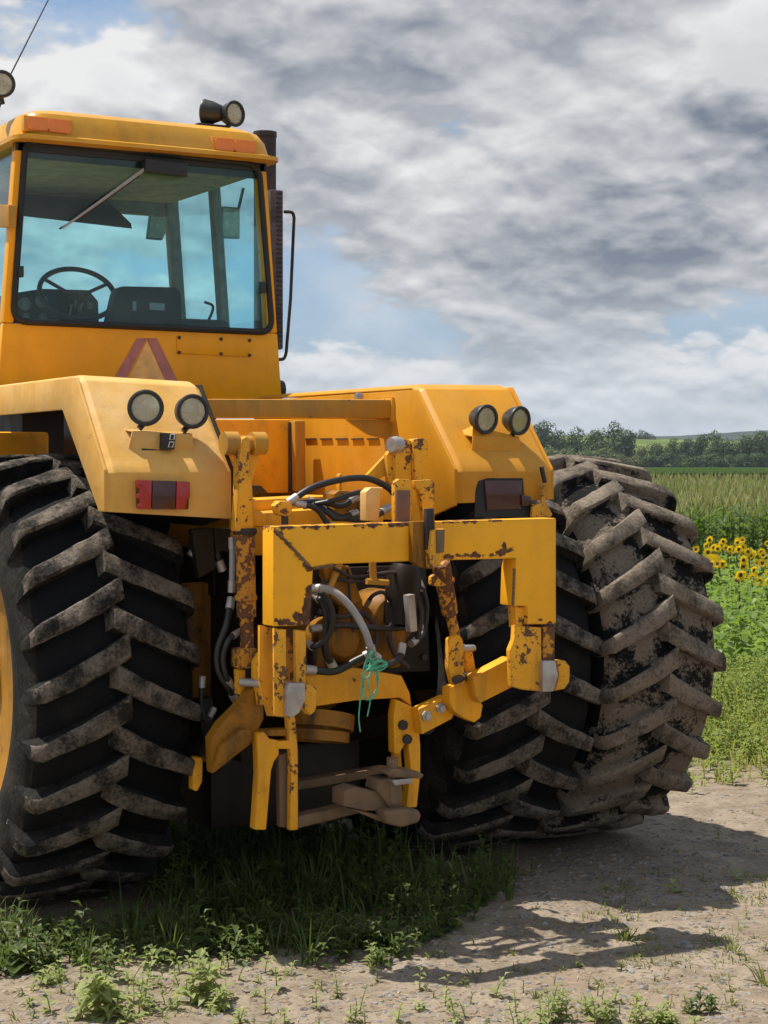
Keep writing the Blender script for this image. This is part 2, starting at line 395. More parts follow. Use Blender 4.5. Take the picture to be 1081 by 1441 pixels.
def ground_material():
    m, t, b = mat('dirt_ground'); p = wpos(t)
    n0 = t.noise(p, .9, 6, .6); n1 = t.noise(p, 5, 8, .65); n2 = t.noise(p, 38, 6, .65)
    vo = t.node('ShaderNodeTexVoronoi'); vo.inputs['Scale'].default_value = 55; t.l.new(p, vo.inputs['Vector'])
    c = t.mix(t.ramp(n1, .3, .7), (.165, .128, .09), (.30, .245, .185))
    c = t.mix(t.math('MULTIPLY', t.ramp(n0, .45, .65), .6), c, (.24, .178, .12))
    c = t.mix(t.ramp(n2, .52, .72), c, (.085, .063, .045))
    g = t.math('MULTIPLY', t.ramp(vo.outputs['Distance'], .32, .16), t.ramp(t.noise(p, 3.2, 4, .6), .45, .62))
    c = t.mix(t.math('MULTIPLY', g, .55), c, t.mix(vo.outputs['Color'], (.16, .15, .14), (.36, .33, .295)))
    d = t.vmath('DISTANCE', p, (CX, CY, 0)); far = t.ramp(t.math('ADD', d, t.math('MULTIPLY', n0, 2)), 11.5, 14)
    c = t.mix(far, c, t.mix(n1, (.05, .075, .018), (.10, .12, .035)))
    t.l.new(c, b.inputs['Base Color']); b.inputs['Roughness'].default_value = .95; b.inputs['Specular IOR Level'].default_value = .2
    h = t.math('ADD', t.math('MULTIPLY', n2, .6), t.math('ADD', t.math('MULTIPLY', n1, .8), t.math('MULTIPLY', g, .5)))
    bump(t, b, h, .7, .012); return m
gm.materials.append(ground_material())
tag(link('ground', gm), kind='structure')
def gh(x, y): return gxy(x, y) + rough_z(x, y)

# ------------------------------------------------------------------ the tractor
tractor = empty('tractor'); tag(tractor, 'big yellow articulated tractor with dual right rear wheels parked on the dirt', 'tractor')
T, SP, RW, HW = .9445, .685, .92, .315
NL = 25

def lug_points(side):
    st = []                                       # xt, rt, xb, rb, arc, half top, half base
    n = 8
    for i in range(n):
        k = i / (n - 1); x = -.025 + .325 * k
        a = -.165 * k ** .86
        st.append((x, .92 - .020 * (x / HW) ** 2, x, .850 - .018 * (x / HW) ** 2, a, .046 - .012 * k, .053 - .013 * k))
    st.append((.322, .880, .300, .82, -.176, .030, .050)); st.append((.334, .835, .318, .79, -.186, .026, .046)); st.append((.338, .78, .328, .755, -.192, .018, .036)); st.append((.338, .735, .334, .73, -.195, .010, .02))
    vs = []; fs = []
    for (xt, rt, xb, rb, a, wt, wb) in st:
        for (x, r, w) in ((xb, rb, wb), (xt * .35 + xb * .65, rt * .35 + rb * .65, wb * .45 + wt * .55), (xt, rt - .010, wt + .004), (xt, rt, wt - .007), (xt, rt, -wt + .007), (xt, rt - .010, -wt - .004), (xt * .35 + xb * .65, rt * .35 + rb * .65, -wb * .45 - wt * .55), (xb, rb, -wb)):
            ph = (a + w) / RW
            vs.append((x * side, -r * math.cos(ph), r * math.sin(ph)))
    k = 8
    # rounded inner end: pull the first ring in
    for j in range(k):
        x, y, z = vs[j]; w = (2, 1.2, .5, 0, 0, .5, 1.2, 2)[j]
        vs[j] = (x - side * .012 * w, y, z)
    for i in range(len(st) - 1):
        for j in range(k - 1):
            a = i * k + j; fs.append((a, a + 1, a + k + 1, a + k))
    fs.append(tuple(range(k))); fs.append(tuple(range((len(st) - 1) * k, len(st) * k)))
    return vs, fs
def lug_mesh(side, m, seed=0):
    random.seed(seed); vs, fs = lug_points(side); vs = [(x + random.uniform(-.0025, .0025), y * (1 + random.uniform(-.004, .002)), z + random.uniform(-.003, .003)) for x, y, z in vs]
    b = MB(); b.add(vs, fs); b.mi = [1 if (i < 77 and (i % 7 in (0, 1, 5, 6) or i >= 63)) else 0 for i in range(len(b.f))]  # shoulder ends also take the dark side rubber: shoulder shade put into colour
    return b.mesh('tread_lug', m, angle=50)
CARC = [(.465, -.20), (.478, -.245), (.505, -.285), (.56, -.322), (.64, -.340), (.70, -.338), (.76, -.326), (.81, -.308), (.838, -.275), (.853, -.2), (.860, -.1), (.862, 0)]
CARC = CARC + [(r, -h) for r, h in CARC[-2::-1]]
def tyre_mesh(name, mats, extra=0.0, lugs=False):
    b = MB(); prof = [(r + (extra if r > .83 else 0), h) for r, h in CARC]
    b.lathe(prof, (0, 0, 0), (1, 0, 0), 72, closed=True)
    b.mi = [1 if max(math.hypot(b.v[i][1], b.v[i][2]) for i in f) < .835 else 0 for f in b.f]
    b.cur = 0
    if lugs:
        for k in range(NL):
            for s_ in (1, -1):
                vs, fs = lug_points(s_); rot = Matrix.Rotation(2 * math.pi * (k + (.5 if s_ > 0 else 0)) / NL, 3, 'X')
                b.add([rot @ Vector(v) for v in vs], fs)
    return b.mesh(name, mats, angle=40)
def rim_mesh(m, face):                              # deep-dish steel rim, face = +1/-1 is the side it shows
    b = MB()
    pr = [(.402, -.24 * 1), (.425, -.250), (.43, -.258), (.41, -.262), (.385, -.235), (.372, -.19), (.365, -.10), (.345, -.07), (.25, -.115), (.2, -.13), (.195, -.19), (.14, -.215), (.13, -.26), (.06, -.275), (0, -.275)]
    b.lathe([(r * 1.165 if r > .3 else r, h * face * -1) for r, h in pr], (0, 0, 0), (1, 0, 0), 48)
    return b.mesh('rim', m, angle=35)
M['rim'] = paint('rim_paint', (.42, .195, .02), grime=.8, rust=.12, rough=.45, grimecol=(.05, .035, .02))
lugL, lugR = ([lug_mesh(q, [M['lug'], M['lugside']], 10 + k) for k in range(5)] for q in (-1, 1))
mlugL, mlugR = ([lug_mesh(q, [M['mudlug'], M['mudtyre']], 20 + k) for k in range(5)] for q in (-1, 1))
ty = tyre_mesh('tyre', [M['rubber'], M['sidewall']]); mty = tyre_mesh('tyre', [M['mudtyre'], M['rubber']], .006)
ftyre = tyre_mesh('tyre', [M['rubber'], M['sidewall']], lugs=True)
rimL, rimR = rim_mesh(M['rim'], -1), rim_mesh(M['rim'], 1)
nutm = MB().lathe([(.016, 0), (.016, .02), (.009, .022), (.009, .034), (0, .034)], (0, 0, 0), (1, 0, 0), 6).mesh('wheel_nut', M['darksteel'])
def wheel(x, y, phase, muddy=False, front=False, label=None):
    w = empty('wheel', tractor, (x, y, RW)); face = -1 if x < 0 else 1
    if label: w['label'] = label
    link('tyre', ftyre if front else (mty if muddy else ty), w, rot=(phase, 0, 0))
    link('rim', rimL if face < 0 else rimR, w)
    for k in range(10):
        a = 2 * math.pi * k / 10
        link('wheel_nut', nutm, w, (face * .132, .225 * math.cos(a), .225 * math.sin(a)), (0, 0, 0 if face > 0 else math.pi))
    if not front:
        for k in range(NL):
            link('tread_lug', (mlugL if muddy else lugL)[k * 3 % 5], w, rot=(phase + 2 * math.pi * k / NL, 0, 0))
            link('tread_lug', (mlugR if muddy else lugR)[k * 2 % 5], w, rot=(phase + 2 * math.pi * (k + .5) / NL, 0, 0))
wheel(-T, 0, .03); wheel(T, 0, .10); wheel(T + SP, 0, -.03, True, label='outer dual wheel caked in dried mud')
for x in (-T, T, T + SP): wheel(x, 3.4, .05, front=True)

# ---- chassis, axle and the machinery between the wheels
MB().lathe([(.0, -.62), (.17, -.62), (.17, -.5), (.13, -.48), (.15, -.3), (.30, -.22), (.36, -.1), (.36, .1), (.30, .22), (.15, .3), (.13, .48), (.17, .5), (.17, 1.25), (0, 1.25)], (0, -.05, .92), (1, 0, 0), 32).build('axle_housing', M['shade_black'], tractor)
MB().lathe([(0, -.62), (.14, -.62), (.2, -.55), (.24, -.2), (.24, 0), (0, 0)], (0.02, 0, .95), (0, 1, 0), 28).build('differential_housing', M['dirty_shaded'], tractor)
MB().bounds(-.42, -.36, -.80, 1.6, .62, 1.45).build('chassis_rail', M['shade_black'], tractor, .01)
MB().bounds(.36, .42, -.60, 1.6, .62, 1.45).build('chassis_rail', M['shade_black'], tractor, .01)
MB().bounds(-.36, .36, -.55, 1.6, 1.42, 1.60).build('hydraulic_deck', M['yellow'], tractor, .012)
MB().bounds(-.55, .55, 1.62, 4.4, .28, 1.2).build('front_chassis', M['shade_black'], tractor, .02)
MB().bounds(-.355, .355, -.35, 1.58, .27, .60).build('belly_block', M['shade_black'], tractor, .02)  # slab added under the chassis to block the lit ground beyond
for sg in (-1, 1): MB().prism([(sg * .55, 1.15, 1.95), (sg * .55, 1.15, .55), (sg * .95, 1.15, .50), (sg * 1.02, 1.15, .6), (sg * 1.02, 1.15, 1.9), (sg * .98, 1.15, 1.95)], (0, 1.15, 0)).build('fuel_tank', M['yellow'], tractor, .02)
MB().bounds(-.54, .54, 1.62, 2.6, 1.2, 2.10).build('cab_base', M['shade_black'], tractor, .02)
MB().lathe([(0, -1.3), (.16, -1.3), (.16, -.6), (.3, -.2), (.3, .2), (.16, .6), (.16, 1.3), (0, 1.3)], (0, 3.4, .92), (1, 0, 0), 24).build('front_axle', M['shade_black'], tractor)
hood = MB().bounds(-.52, .52, 2.62, 4.9, 1.25, 2.30).build('hood', M['cab'], tractor, .05, seg=3)
# rear-facing panel under the cab and its grey post
pn = MB().px([(285, 590), (411, 590), (411, 694), (285, 694)], .42, .45).build('tank_panel', M['yellow'], tractor, .012)
MB().px([(408, 594), (413, 594), (413, 692), (408, 692)], .40, .02).build('panel_strap', M['darksteel'], pn, .003)
MB().px([(415, 592), (430, 592), (431, 692), (417, 692)], .36, .08).build('frame_post', M['beam'], tractor, .008)
MB().px([(331, 683), (368, 683), (380, 695), (331, 695)], .30, .1).build('battery_tray', M['black'], tractor, .01)

# ---- cab
YC = 1.2
cab = empty('cab', tractor)
def cpx(a, b, y=YC): return P(a, b, y=y)
def xz(x, z, y=YC): return Vector((x, y, z))
ZB, ZW, ZT, ZE = 2.125, 2.475, 3.31, 3.36
def hw(z): return .735 - (z - 2.43) * .075        # half width of the cab, tapering upwards
CXO = -.035
def cx(sgn, z, inset=0): return CXO + sgn * (hw(z) - inset)
YF = 2.46
# rear wall pieces round the window
MB().prism([xz(cx(-1, ZB), ZB), xz(cx(1, ZB), ZB), xz(cx(1, ZW), ZW), xz(cx(-1, ZW), ZW)], (0, .05, 0)).build('rear_panel', M['cab'], cab, .012)
for sg in (-1, 1):
    MB().prism([xz(cx(sg, ZW), ZW), xz(cx(sg, ZW, .055), ZW), xz(cx(sg, ZE, .05), ZE), xz(cx(sg, ZE), ZE)], (0, .07, 0)).build('corner_pillar', M['cab'], cab, .012)
    for yy, wd in ((YF, .07), (1.86, .05)):
        MB().prism([xz(cx(sg, ZB), ZB, yy), xz(cx(sg, ZB, wd), ZB, yy), xz(cx(sg, ZE, wd), ZE, yy), xz(cx(sg, ZE), ZE, yy)], (0, -.07, 0)).build('cab_post', M['trim'], cab, .01)
    # side sill, side panel below the glass
    MB().prism([(cx(sg, ZB), YC + .055, ZB), (cx(sg, ZB), YF - .075, ZB), (cx(sg, 2.42), YF - .075, 2.42), (cx(sg, 2.42), YC + .055, 2.42)], (-.04 * sg, 0, 0)).build('side_panel', M['cab'], cab, .01)
    MB().prism([(cx(sg, 2.43, .02), YC + .075, 2.43), (cx(sg, 2.43, .02), YF - .075, 2.43), (cx(sg, ZE, .02), YF - .075, ZE), (cx(sg, ZE, .02), YC + .075, ZE)], (-.006 * sg, 0, 0)).build('side_glass', M['glass'], cab)
MB().prism([xz(cx(-1, ZT), ZT), xz(cx(1, ZT), ZT), xz(cx(1, ZE), ZE), xz(cx(-1, ZE), ZE)], (0, .05, 0)).build('rear_header', M['black'], cab)
MB().prism([xz(cx(-1, ZB, .08), ZB, YF), xz(cx(1, ZB, .08), ZB, YF), xz(cx(1, 2.46, .08), 2.46, YF), xz(cx(-1, 2.46, .08), 2.46, YF)], (0, -.05, 0)).build('front_panel', M['trim'], cab)
MB().prism([xz(cx(-1, 3.22, .08), 3.22, YF), xz(cx(1, 3.22, .08), 3.22, YF), xz(cx(1, ZE, .08), ZE, YF), xz(cx(-1, ZE, .08), ZE, YF)], (0, -.05, 0)).build('front_header', M['trim'], cab)
MB().prism([xz(cx(-1, 2.46, .075), 2.46, YF - .03), xz(cx(1, 2.46, .075), 2.46, YF - .03), xz(cx(1, 3.22, .075), 3.22, YF - .03), xz(cx(-1, 3.22, .075), 3.22, YF - .03)], (0, .006, 0)).build('windscreen', M['glass'], cab)
MB().bounds(-.70, .64, YC + .06, YF - .08, 2.10, 2.15).build('cab_floor', M['trim'], cab)
MB().bounds(-.64, .58, YC + .08, YF - .09, 3.285, 3.325).build('headliner', plain('headliner', (.26, .26, .23), .85), cab, .01)
MB().prism([(-.6, YF - .12, 3.25), (.18, YF - .12, 3.25), (.26, YF - .30, 3.10), (-.6, YF - .30, 3.14)], (0, .01, .03)).build('sun_visor', M['black'], cab)
# rear window: seal, dark top band, glass, hinges
def rrect(pts, r, n=6):
    out = []; k = len(pts)
    for i in range(k):
        p, a, b = pts[i], pts[i - 1], pts[(i + 1) % k]
        d1 = (a - p).normalized(); d2 = (b - p).normalized()
        for j in range(n + 1):
            t = j / n; q0 = p + d1 * r; q1 = p + d2 * r
            out.append((1 - t) ** 2 * q0 + 2 * t * (1 - t) * p + t * t * q1)
    return out
wq = [cpx(36, 196), cpx(18, 452), cpx(383, 468), cpx(364, 232)]
ring = rrect(wq, .075)
seal = MB(); seal.tube([p + Vector((0, -.004, 0)) for p in ring] + [ring[0] + Vector((0, -.004, 0))], .0165, 8, caps=False); seal.build('window_seal', M['seal'], cab)
MB().prism([p + Vector((0, .006, 0)) for p in ring], (0, .006, 0)).build('rear_glass', M['glass'], cab, smooth=False)
MB().px([(36, 199), (364, 235), (364, 252), (36, 222)], YC + .016, .006).build('window_top_band', M['black'], cab)
MB().px([(205, 222), (266, 229), (265, 249), (204, 242)], YC - .07, .06).build('wiper_motor', M['black'], cab, .012)
wa = MB(); wa.tube([P(220, 226, y=YC - .05), P(150, 277, y=YC - .04), P(88, 321, y=YC - .02)], [.010, .008, .006], 6); wa.build('wiper_arm', M['greyhose'], cab)
wb = MB(); wb.tube([P(196, 247, y=YC - .02), P(120, 301, y=YC - .012), P(84, 322, y=YC - .012)], [.006, .006, .005], 6); wb.build('wiper_blade', M['black'], cab)
for (a, b) in ((30, 382), (371, 404)):
    MB().px([(a - 4, b - 8), (a + 4, b - 8), (a + 4, b + 8), (a - 4, b + 8)], YC - .03, .03).build('window_latch', M['black'], cab, .004)
MB().pxx([(-2, 288), (12, 288), (12, 320), (-2, 320)], cx(-1, 2.95) - .03, .04).build('door_hinge', M['beam'], cab, .006)
# warning triangle, access panel, bolts on the rear panel
tri = empty('warning_triangle', cab)
yT = YC - .004
MB().px([(193, 476), (207, 476), (178, 532), (161, 532)], yT, .003).build('triangle_leg', M['decal'], tri, smooth=False)
MB().px([(207, 476), (221, 476), (252, 540), (235, 540)], yT, .003).build('triangle_leg', M['decal'], tri, smooth=False)
MB().px([(207, 480), (233, 536), (206, 536), (182, 531)], yT + .001, .002).build('triangle_face', M['decal2'], tri, smooth=False)
MB().px([(249, 472), (352, 477), (352, 502), (249, 497)], YC - .006, .005).build('access_panel', M['cab'], cab, .002)
for q in ((252, 475), (311, 477), (351, 479), (252, 496), (311, 498), (351, 500)):
    c = P(*q, y=YC - .006); MB().lathe([(.009, 0), (.009, -.006), (0, -.008)], c, (0, 1, 0), 8).build('panel_bolt', M['darksteel'], cab)
MB().px([(299, 560), (386, 564), (386, 568), (299, 564)], YC - .02, .08).build('cab_sill', M['cab'], cab, .003)
# roof: rounded cap with an overhanging rim
def loft(rings):
    n = len(rings[0]); b = MB(); vs = [p for r in rings for p in r]
    fs = [(i * n + j, i * n + (j + 1) % n, (i + 1) * n + (j + 1) % n, (i + 1) * n + j) for i in range(len(rings) - 1) for j in range(n)]
    fs += [list(range(n))[::-1], list(range((len(rings) - 1) * n, len(rings) * n))]
    b.add(vs, fs); return b
def rr(x0, x1, y0, y1, z, r, sag=0):
    c = rrect([Vector((x0, y0, z)), Vector((x1, y0, z)), Vector((x1, y1, z)), Vector((x0, y1, z))], r)
    return c
roof = loft([rr(-.735, .675, 1.08, 2.62, 3.352, .10), rr(-.735, .675, 1.08, 2.62, 3.372, .10), rr(-.70, .645, 1.125, 2.58, 3.385, .12), rr(-.685, .63, 1.14, 2.565, 3.45, .12), rr(-.66, .605, 1.165, 2.54, 3.495, .13), rr(-.61, .56, 1.22, 2.49, 3.522, .14), rr(-.5, .45, 1.33, 2.38, 3.532, .14)]).build('roof', M['roof'], tractor, angle=30)
for (a, b, w, s_) in ((69, 175, 32, 0.11), (331, 204, 29, .10)):
    mk = empty('marker_lamp', tractor)
    c0 = P(a - w, b - w * s_, y=1.115); c1 = P(a + w, b + w * s_, y=1.115)
    b_ = MB(); n = 8
    for k in range(2):
        q0 = c0.lerp(c1, k * .47 + .02); q1 = c0.lerp(c1, k * .5 + .5 - .01)
        b_.prism(rrect([q0 + Vector((0, 0, -.034)), q1 + Vector((0, 0, -.034)), q1 + Vector((0, 0, .030)), q0 + Vector((0, 0, .030))], .02), (0, .05, 0))
    b_.build('amber_lens', M['amber'], mk, .008, seg=3)
    MB().prism([c0 + Vector((-.008, .012, -.04)), c1 + Vector((.008, .012, -.04)), c1 + Vector((.008, .012, .036)), c0 + Vector((-.008, .012, .036))], (0, .045, 0)).build('lamp_base', M['roof'], mk, .006)
# round lamps, shared by roof and fenders
def lamp(pos, dirv, r, label=None, stalk=None, name='work_lamp', deep=1.0):
    d = Vector(dirv).normalized(); L = empty(name, tractor)
    if label: L['label'] = label
    pos = Vector(pos)
    MB().lathe([(r * .30, -r * 1.35 * deep), (r * .62, -r * 1.15 * deep), (r * .92, -r * .6), (r * 1.0, -r * .12), (r * 1.06, 0), (r * 1.04, r * .12), (r * .96, r * .17), (r * .84, r * .15), (r * .80, r * .02), (r * .78, -r * .1)], pos, d, 28).build('housing', M['black'], L)
    MB().lathe([(r * .80, -.01 * r), (r * .68, -r * .32), (r * .4, -r * .55), (0, -r * .62)], pos, d, 24).build('reflector', M['chrome'], L)
    MB().lathe([(0, -r * .6), (r * .16, -r * .5), (r * .18, -r * .25), (0, -r * .12)], pos, d, 12).build('bulb', M['white'], L)
    MB().lathe([(r * .81, r * .02), (r * .6, r * .08), (0, r * .12)], pos, d, 24).build('lens', M['lens'], L)
    if stalk: 
        MB().rod(pos - d * r * .5 + Vector((0, 0, -r * .8)), stalk, .012, 10).build('stalk', M['black'], L)
    return L
YL = -.87
LD = (-.06, -1, -.04)
lamp(P(205, 574, y=YL), (-.30, -1, -.02), .066, 'left of the two lamps on the paler fender', P(196, 603, y=YL + .03))
lamp(P(271, 579, y=YL), (.02, -1, -.02), .064, None, P(258, 607, y=YL + .03))
lamp(P(684, 590, y=YL), (.16, -1, -.12), .060, None, P(676, 614, y=YL + .03))
lamp(P(731, 592, y=YL), (.22, -1, -.12), .060, None, P(720, 614, y=YL + .03))
ry = 1.42
lamp(P(330, 160, y=ry), (.30, -1, -.02), .066, 'roof lamp turned towards the back', P(312, 184, y=ry + .05), 'roof_lamp')
lamp(P(289, 158, y=ry + .1), (-.8, .75, .1), .066, None, P(298, 184, y=ry + .08), 'roof_lamp', 1.2)
MB().px([(279, 172), (318, 176), (316, 187), (281, 183)], ry + .02, .1).build('roof_lamp_bracket', M['darksteel'], tractor, .006)
lamp(P(2, 118, y=ry), (-.2, -1, 0), .066, None, P(4, 146, y=ry + .05), 'roof_lamp')
an = MB(); an.tube([P(-4, 160, y=ry + .1), P(15, 105, y=ry + .1), P(70, -4, y=ry + .1)], [.006, .004, .003], 6); an.build('antenna', M['darksteel'], tractor)
# exhaust, perforated guard, grab rail on the far side
ex = P(373, 230, x=.62); ez = ex.y
EXY = 2.35
ec = P(373, 230, y=EXY)
b = MB(); top = P(373, 186, y=EXY).z
b.lathe([(.066, 2.3), (.066, top - .03), (.070, top - .03), (.070, top), (.058, top), (.056, top - .1)], (ec.x, EXY, 0), (0, 0, 1), 24); b.build('exhaust_stack', M['exhaust'], tractor)
b = MB(); gc = P(390, 300, y=1.72); zt = P(392, 268, y=1.72).z; zb = P(392, 492, y=1.72).z
b.bounds(gc.x - .05, gc.x + .030, 1.70, 1.80, zb - .0, zt); grd = b.build('muffler_guard', M['guard'], tractor, .012)
for k in range(34):
    z = zb + .02 + (zt - zb - .04) * k / 33
    MB().bounds(gc.x - .012, gc.x + .020, 1.694, 1.699, z - .005, z + .005).build('vent_slot', M['darksteel'], grd, smooth=False)
b = MB(); yr = 1.75
b.tube(arc([P(400, 298, y=yr), P(411, 299, y=yr), P(414, 306, y=yr)], 8) + [P(409, 420, y=yr), P(403, 495, y=yr)] + arc([P(402, 500, y=yr), P(399, 505, y=yr), P(392, 506, y=yr)], 8), .0095, 8); b.build('grab_rail', M['darksteel'], tractor)
MB().lathe([(.0, -.05), (.05, -.05), (.05, .05), (0, .05)], P(386, 548, y=1.35), (1, 0, 0), 16).build('side_cap', M['black'], tractor, .01)
# ---- cab interior
st = empty('operator_seat', tractor)
MB().prism(rrect([P(150, 470, y=1.80), P(258, 470, y=1.80), P(256, 404, y=1.80), P(166, 402, y=1.80)], .05), (0, .11, 0)).build('backrest', M['dash'], st, .03, seg=3)
MB().box((.19, 2.06, 2.40), (.5, .5, .14)).build('seat_cushion', M['dash'], st, .04, seg=3)
MB().box((.19, 2.05, 2.24), (.3, .3, .2)).build('seat_base', M['black'], st, .02)
MB().px([(211, 426), (232, 427), (232, 437), (211, 436)], 1.79, .008).build('seat_label', M['greyhose'], st)
MB().px([(187, 424), (192, 424), (192, 437), (187, 437)], 1.79, .008).build('seat_label', M['greyhose'], st)
swc = empty('steering_column', tractor)
c = P(109, 413, y=2.12); nrm = Vector((-.1, -.72, .70)).normalized()
a1 = nrm.orthogonal().normalized(); a2 = nrm.cross(a1)
b = MB(); b.tube([c + (a1 * math.cos(q) + a2 * math.sin(q)) * .205 for q in (2 * math.pi * k / 40 for k in range(41))], .0145, 8, caps=False); b.build('steering_wheel', M['black'], swc)
for k in range(3):
    q = 2 * math.pi * k / 3 + .5
    MB().rod(c - nrm * .03, c + (a1 * math.cos(q) + a2 * math.sin(q)) * .2, .010, 8).build('spoke', M['black'], swc)
MB().rod(c - nrm * .02, c - nrm * .45, .045).build('column', M['dash'], swc)
dsh = MB().prism([P(8, 414, y=2.2), P(60, 406, y=2.2), P(126, 408, y=2.2), P(139, 424, y=2.2), P(141, 475, y=2.2), P(8, 470, y=2.2)], (0, .16, 0)).build('dashboard', M['dash'], tractor, .012)
for q, r in (((34, 428), .035), ((58, 424), .035), ((126, 430), .022), ((36, 446), .02), ((60, 446), .02)):
    MB().lathe([(r, 0), (r, .012), (r * .85, .012), (r * .85, .005), (0, .005)], P(*q, y=2.19), (0, -1, 0), 18).build('gauge', M['trim'], dsh)
for q in ((104, 440), (112, 444), (98, 446)): MB().rod(P(*q, y=2.18), P(q[0] + 3, q[1] - 16, y=2.1), .006, 6).build('lever', M['greyhose'], dsh)
MB().bounds(.28, .56, 1.5, 2.3, 2.15, 2.56).build('side_console', M['dash'], tractor, .03)
b = MB(); b.tube(arc([P(292, 455, y=1.9), P(300, 432, y=1.9), P(288, 425, y=1.9)], 10), .008, 6); b.build('control_lever', M['black'], tractor)
for q, yy in (([(213, 289), (239, 291), (236, 322), (229, 338), (207, 336)], 2.62), ([(313, 290), (338, 292), (338, 336), (312, 335)], 2.55)):
    mr = empty('mirror', tractor); pts = [P(*k, y=yy) for k in q]
    MB().prism(pts, (0, .03, 0)).build('mirror_shell', M['black'], mr, .008)
    ce = sum(pts, Vector()) / len(pts); MB().prism([ce + (p - ce) * .9 + Vector((0, -.004, 0)) for p in pts], (0, .003, 0)).build('mirror_face', M['mirror'], mr, smooth=False)
    MB().rod(pts[1] + Vector((0, .02, 0)), pts[1] + Vector((.03, .02, .12)), .010, 8).build('mirror_arm', M['black'], mr)

# ---- fenders
def fender(sgn, m, name):
    xi, xo = (.50, 1.03) if sgn < 0 else (.49, .985)
    F = empty('fender', tractor)
    if name: F['label'] = name
    X = lambda v: sgn * v
    yt, zt_, yb, zb_, zl = (-.60, 2.135, -.915, 1.775, 1.62 if sgn < 0 else 1.645)
    th = .014
    def sheet(pts, vec, nm, bev=.004): return MB().prism(pts, vec).build(nm, m, F, bev)
    # outer skirt: band along the top, narrow cheek at the back
    prof = [(1.05, zt_), (yt, zt_), (yb, zb_), (yb, zl), (yb + .06, zl), (-.44, 2.01), (1.05, 2.005)]
    sheet([(X(xo), y, z) for y, z in prof], (X(-th), 0, 0), 'outer_skirt', .006)
    # inner wall: runs right down past the deck
    iz = 1.55
    prof = [(1.05, zt_ - .02), (yt, zt_ - .02), (yb, zb_), (yb, zl - .02), (-.62, iz), (.2, iz), (1.05, iz)]
    MB().prism([(X(xi), y, z) for y, z in prof], (X(th), 0, 0)).build('inner_wall', m if sgn > 0 else M['shade_black'], F, .004)  # left wall near-black: the fender's shade put into its colour
    xi2, xo2 = xi + th * .5, xo - th * .5
    b = MB(); n = 5; secs = []
    line = [(1.05, zt_ + .004), (yt + .05, zt_ + .006), (yt - .012, zt_ - .016), (yb + .012, zb_ + .020), (yb - .006, zb_ - .012), (yb - .008, zl)]
    tin = [0, -.002, 0, 0, -.012, -.012]
    k = len(line); vs = []
    zd = [.0, -.018, -.018, 0, 0, -.035]           # the inner edge sags a little
    cr = .035
    for i, (y, z) in enumerate(line):
        for q in range(6):
            f = (0, .06, .3, .7, .94, 1)[q]; x = xo2 + (xi2 - xo2) * f
            drop = .016 if q in (0, 5) else 0
            dz = drop if i < 4 else 0; dy = drop if i >= 3 else (drop * .7 if i == 2 else 0)
            vs.append((X(x), y + dy, z - dz + (zd[i] * f if sgn < 0 else zd[i] * .3 * f)))
    fs = [(i * 6 + j, i * 6 + j + 1, (i + 1) * 6 + j + 1, (i + 1) * 6 + j) for i in range(k - 1) for j in range(5)]
    b.add(vs, fs); o = b.build('top_sheet', m, F, angle=60)
    md = o.modifiers.new('thickness', 'SOLIDIFY'); md.thickness = .008; md.offset = 0
    bv = o.modifiers.new('round', 'BEVEL'); bv.width = .014; bv.segments = 3; bv.limit_method = 'ANGLE'; bv.angle_limit = R_(20)
    return F
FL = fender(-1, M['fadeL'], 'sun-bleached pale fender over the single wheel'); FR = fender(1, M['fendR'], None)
# lamp shelves standing out from the sloping sheets
def shelf(q, F, m, yb):
    (ax, ay), (bx, by), (cx_, cy), (dx, dy) = q      # rear face: top left, top right, bottom right, bottom left
    a, b_, c, d = (P(*k, y=yb) for k in q)
    v = Vector((0, .16, .0))
    mb = MB(); mb.prism([a, b_, c, d], (0, .006, 0)); mb.prism([a + Vector((0, .006, 0)), b_ + Vector((0, .006, 0)), b_ + Vector((.012, .12, .012)), a + Vector((-.012, .12, .012))], (0, 0, -.006))
    mb.build('lamp_shelf', m, F, .002)
shelf([(187, 606), (271, 611), (273, 638), (180, 635)], FL, M['fadeL'], -.855)
shelf([(666, 613), (731, 615), (734, 640), (664, 638)], FR, M['fendR'], -.855)
MB().px([(681, 635), (720, 635), (720, 637), (681, 637)], -.859, .006).build('shelf_slot', M['darksteel'], FR, smooth=False)
MB().px([(200, 631), (252, 635), (252, 637), (200, 634)], -.859, .006).build('shelf_slot', M['darksteel'], FL, smooth=False)
pl = MB().px([(229, 609), (248, 610), (246, 633), (228, 632)], -.885, .03).build('lamp_plug', M['black'], tractor, .004)
for q in ([(240, 611), (246, 611), (245, 618), (239, 619)], [(239, 622), (245, 622), (243, 629), (237, 629)]):
    b = MB(); pts = [P(*k, y=-.888) for k in q]; b.tube(pts + [pts[0]], .0022, 5); b.build('plug_pin', M['white'], pl)
MB().lathe([(.008, 0), (.008, .02), (0, .02)], P(228, 620, y=-.88), (0, -1, 0), 8).build('plug_pin', M['black'], pl)
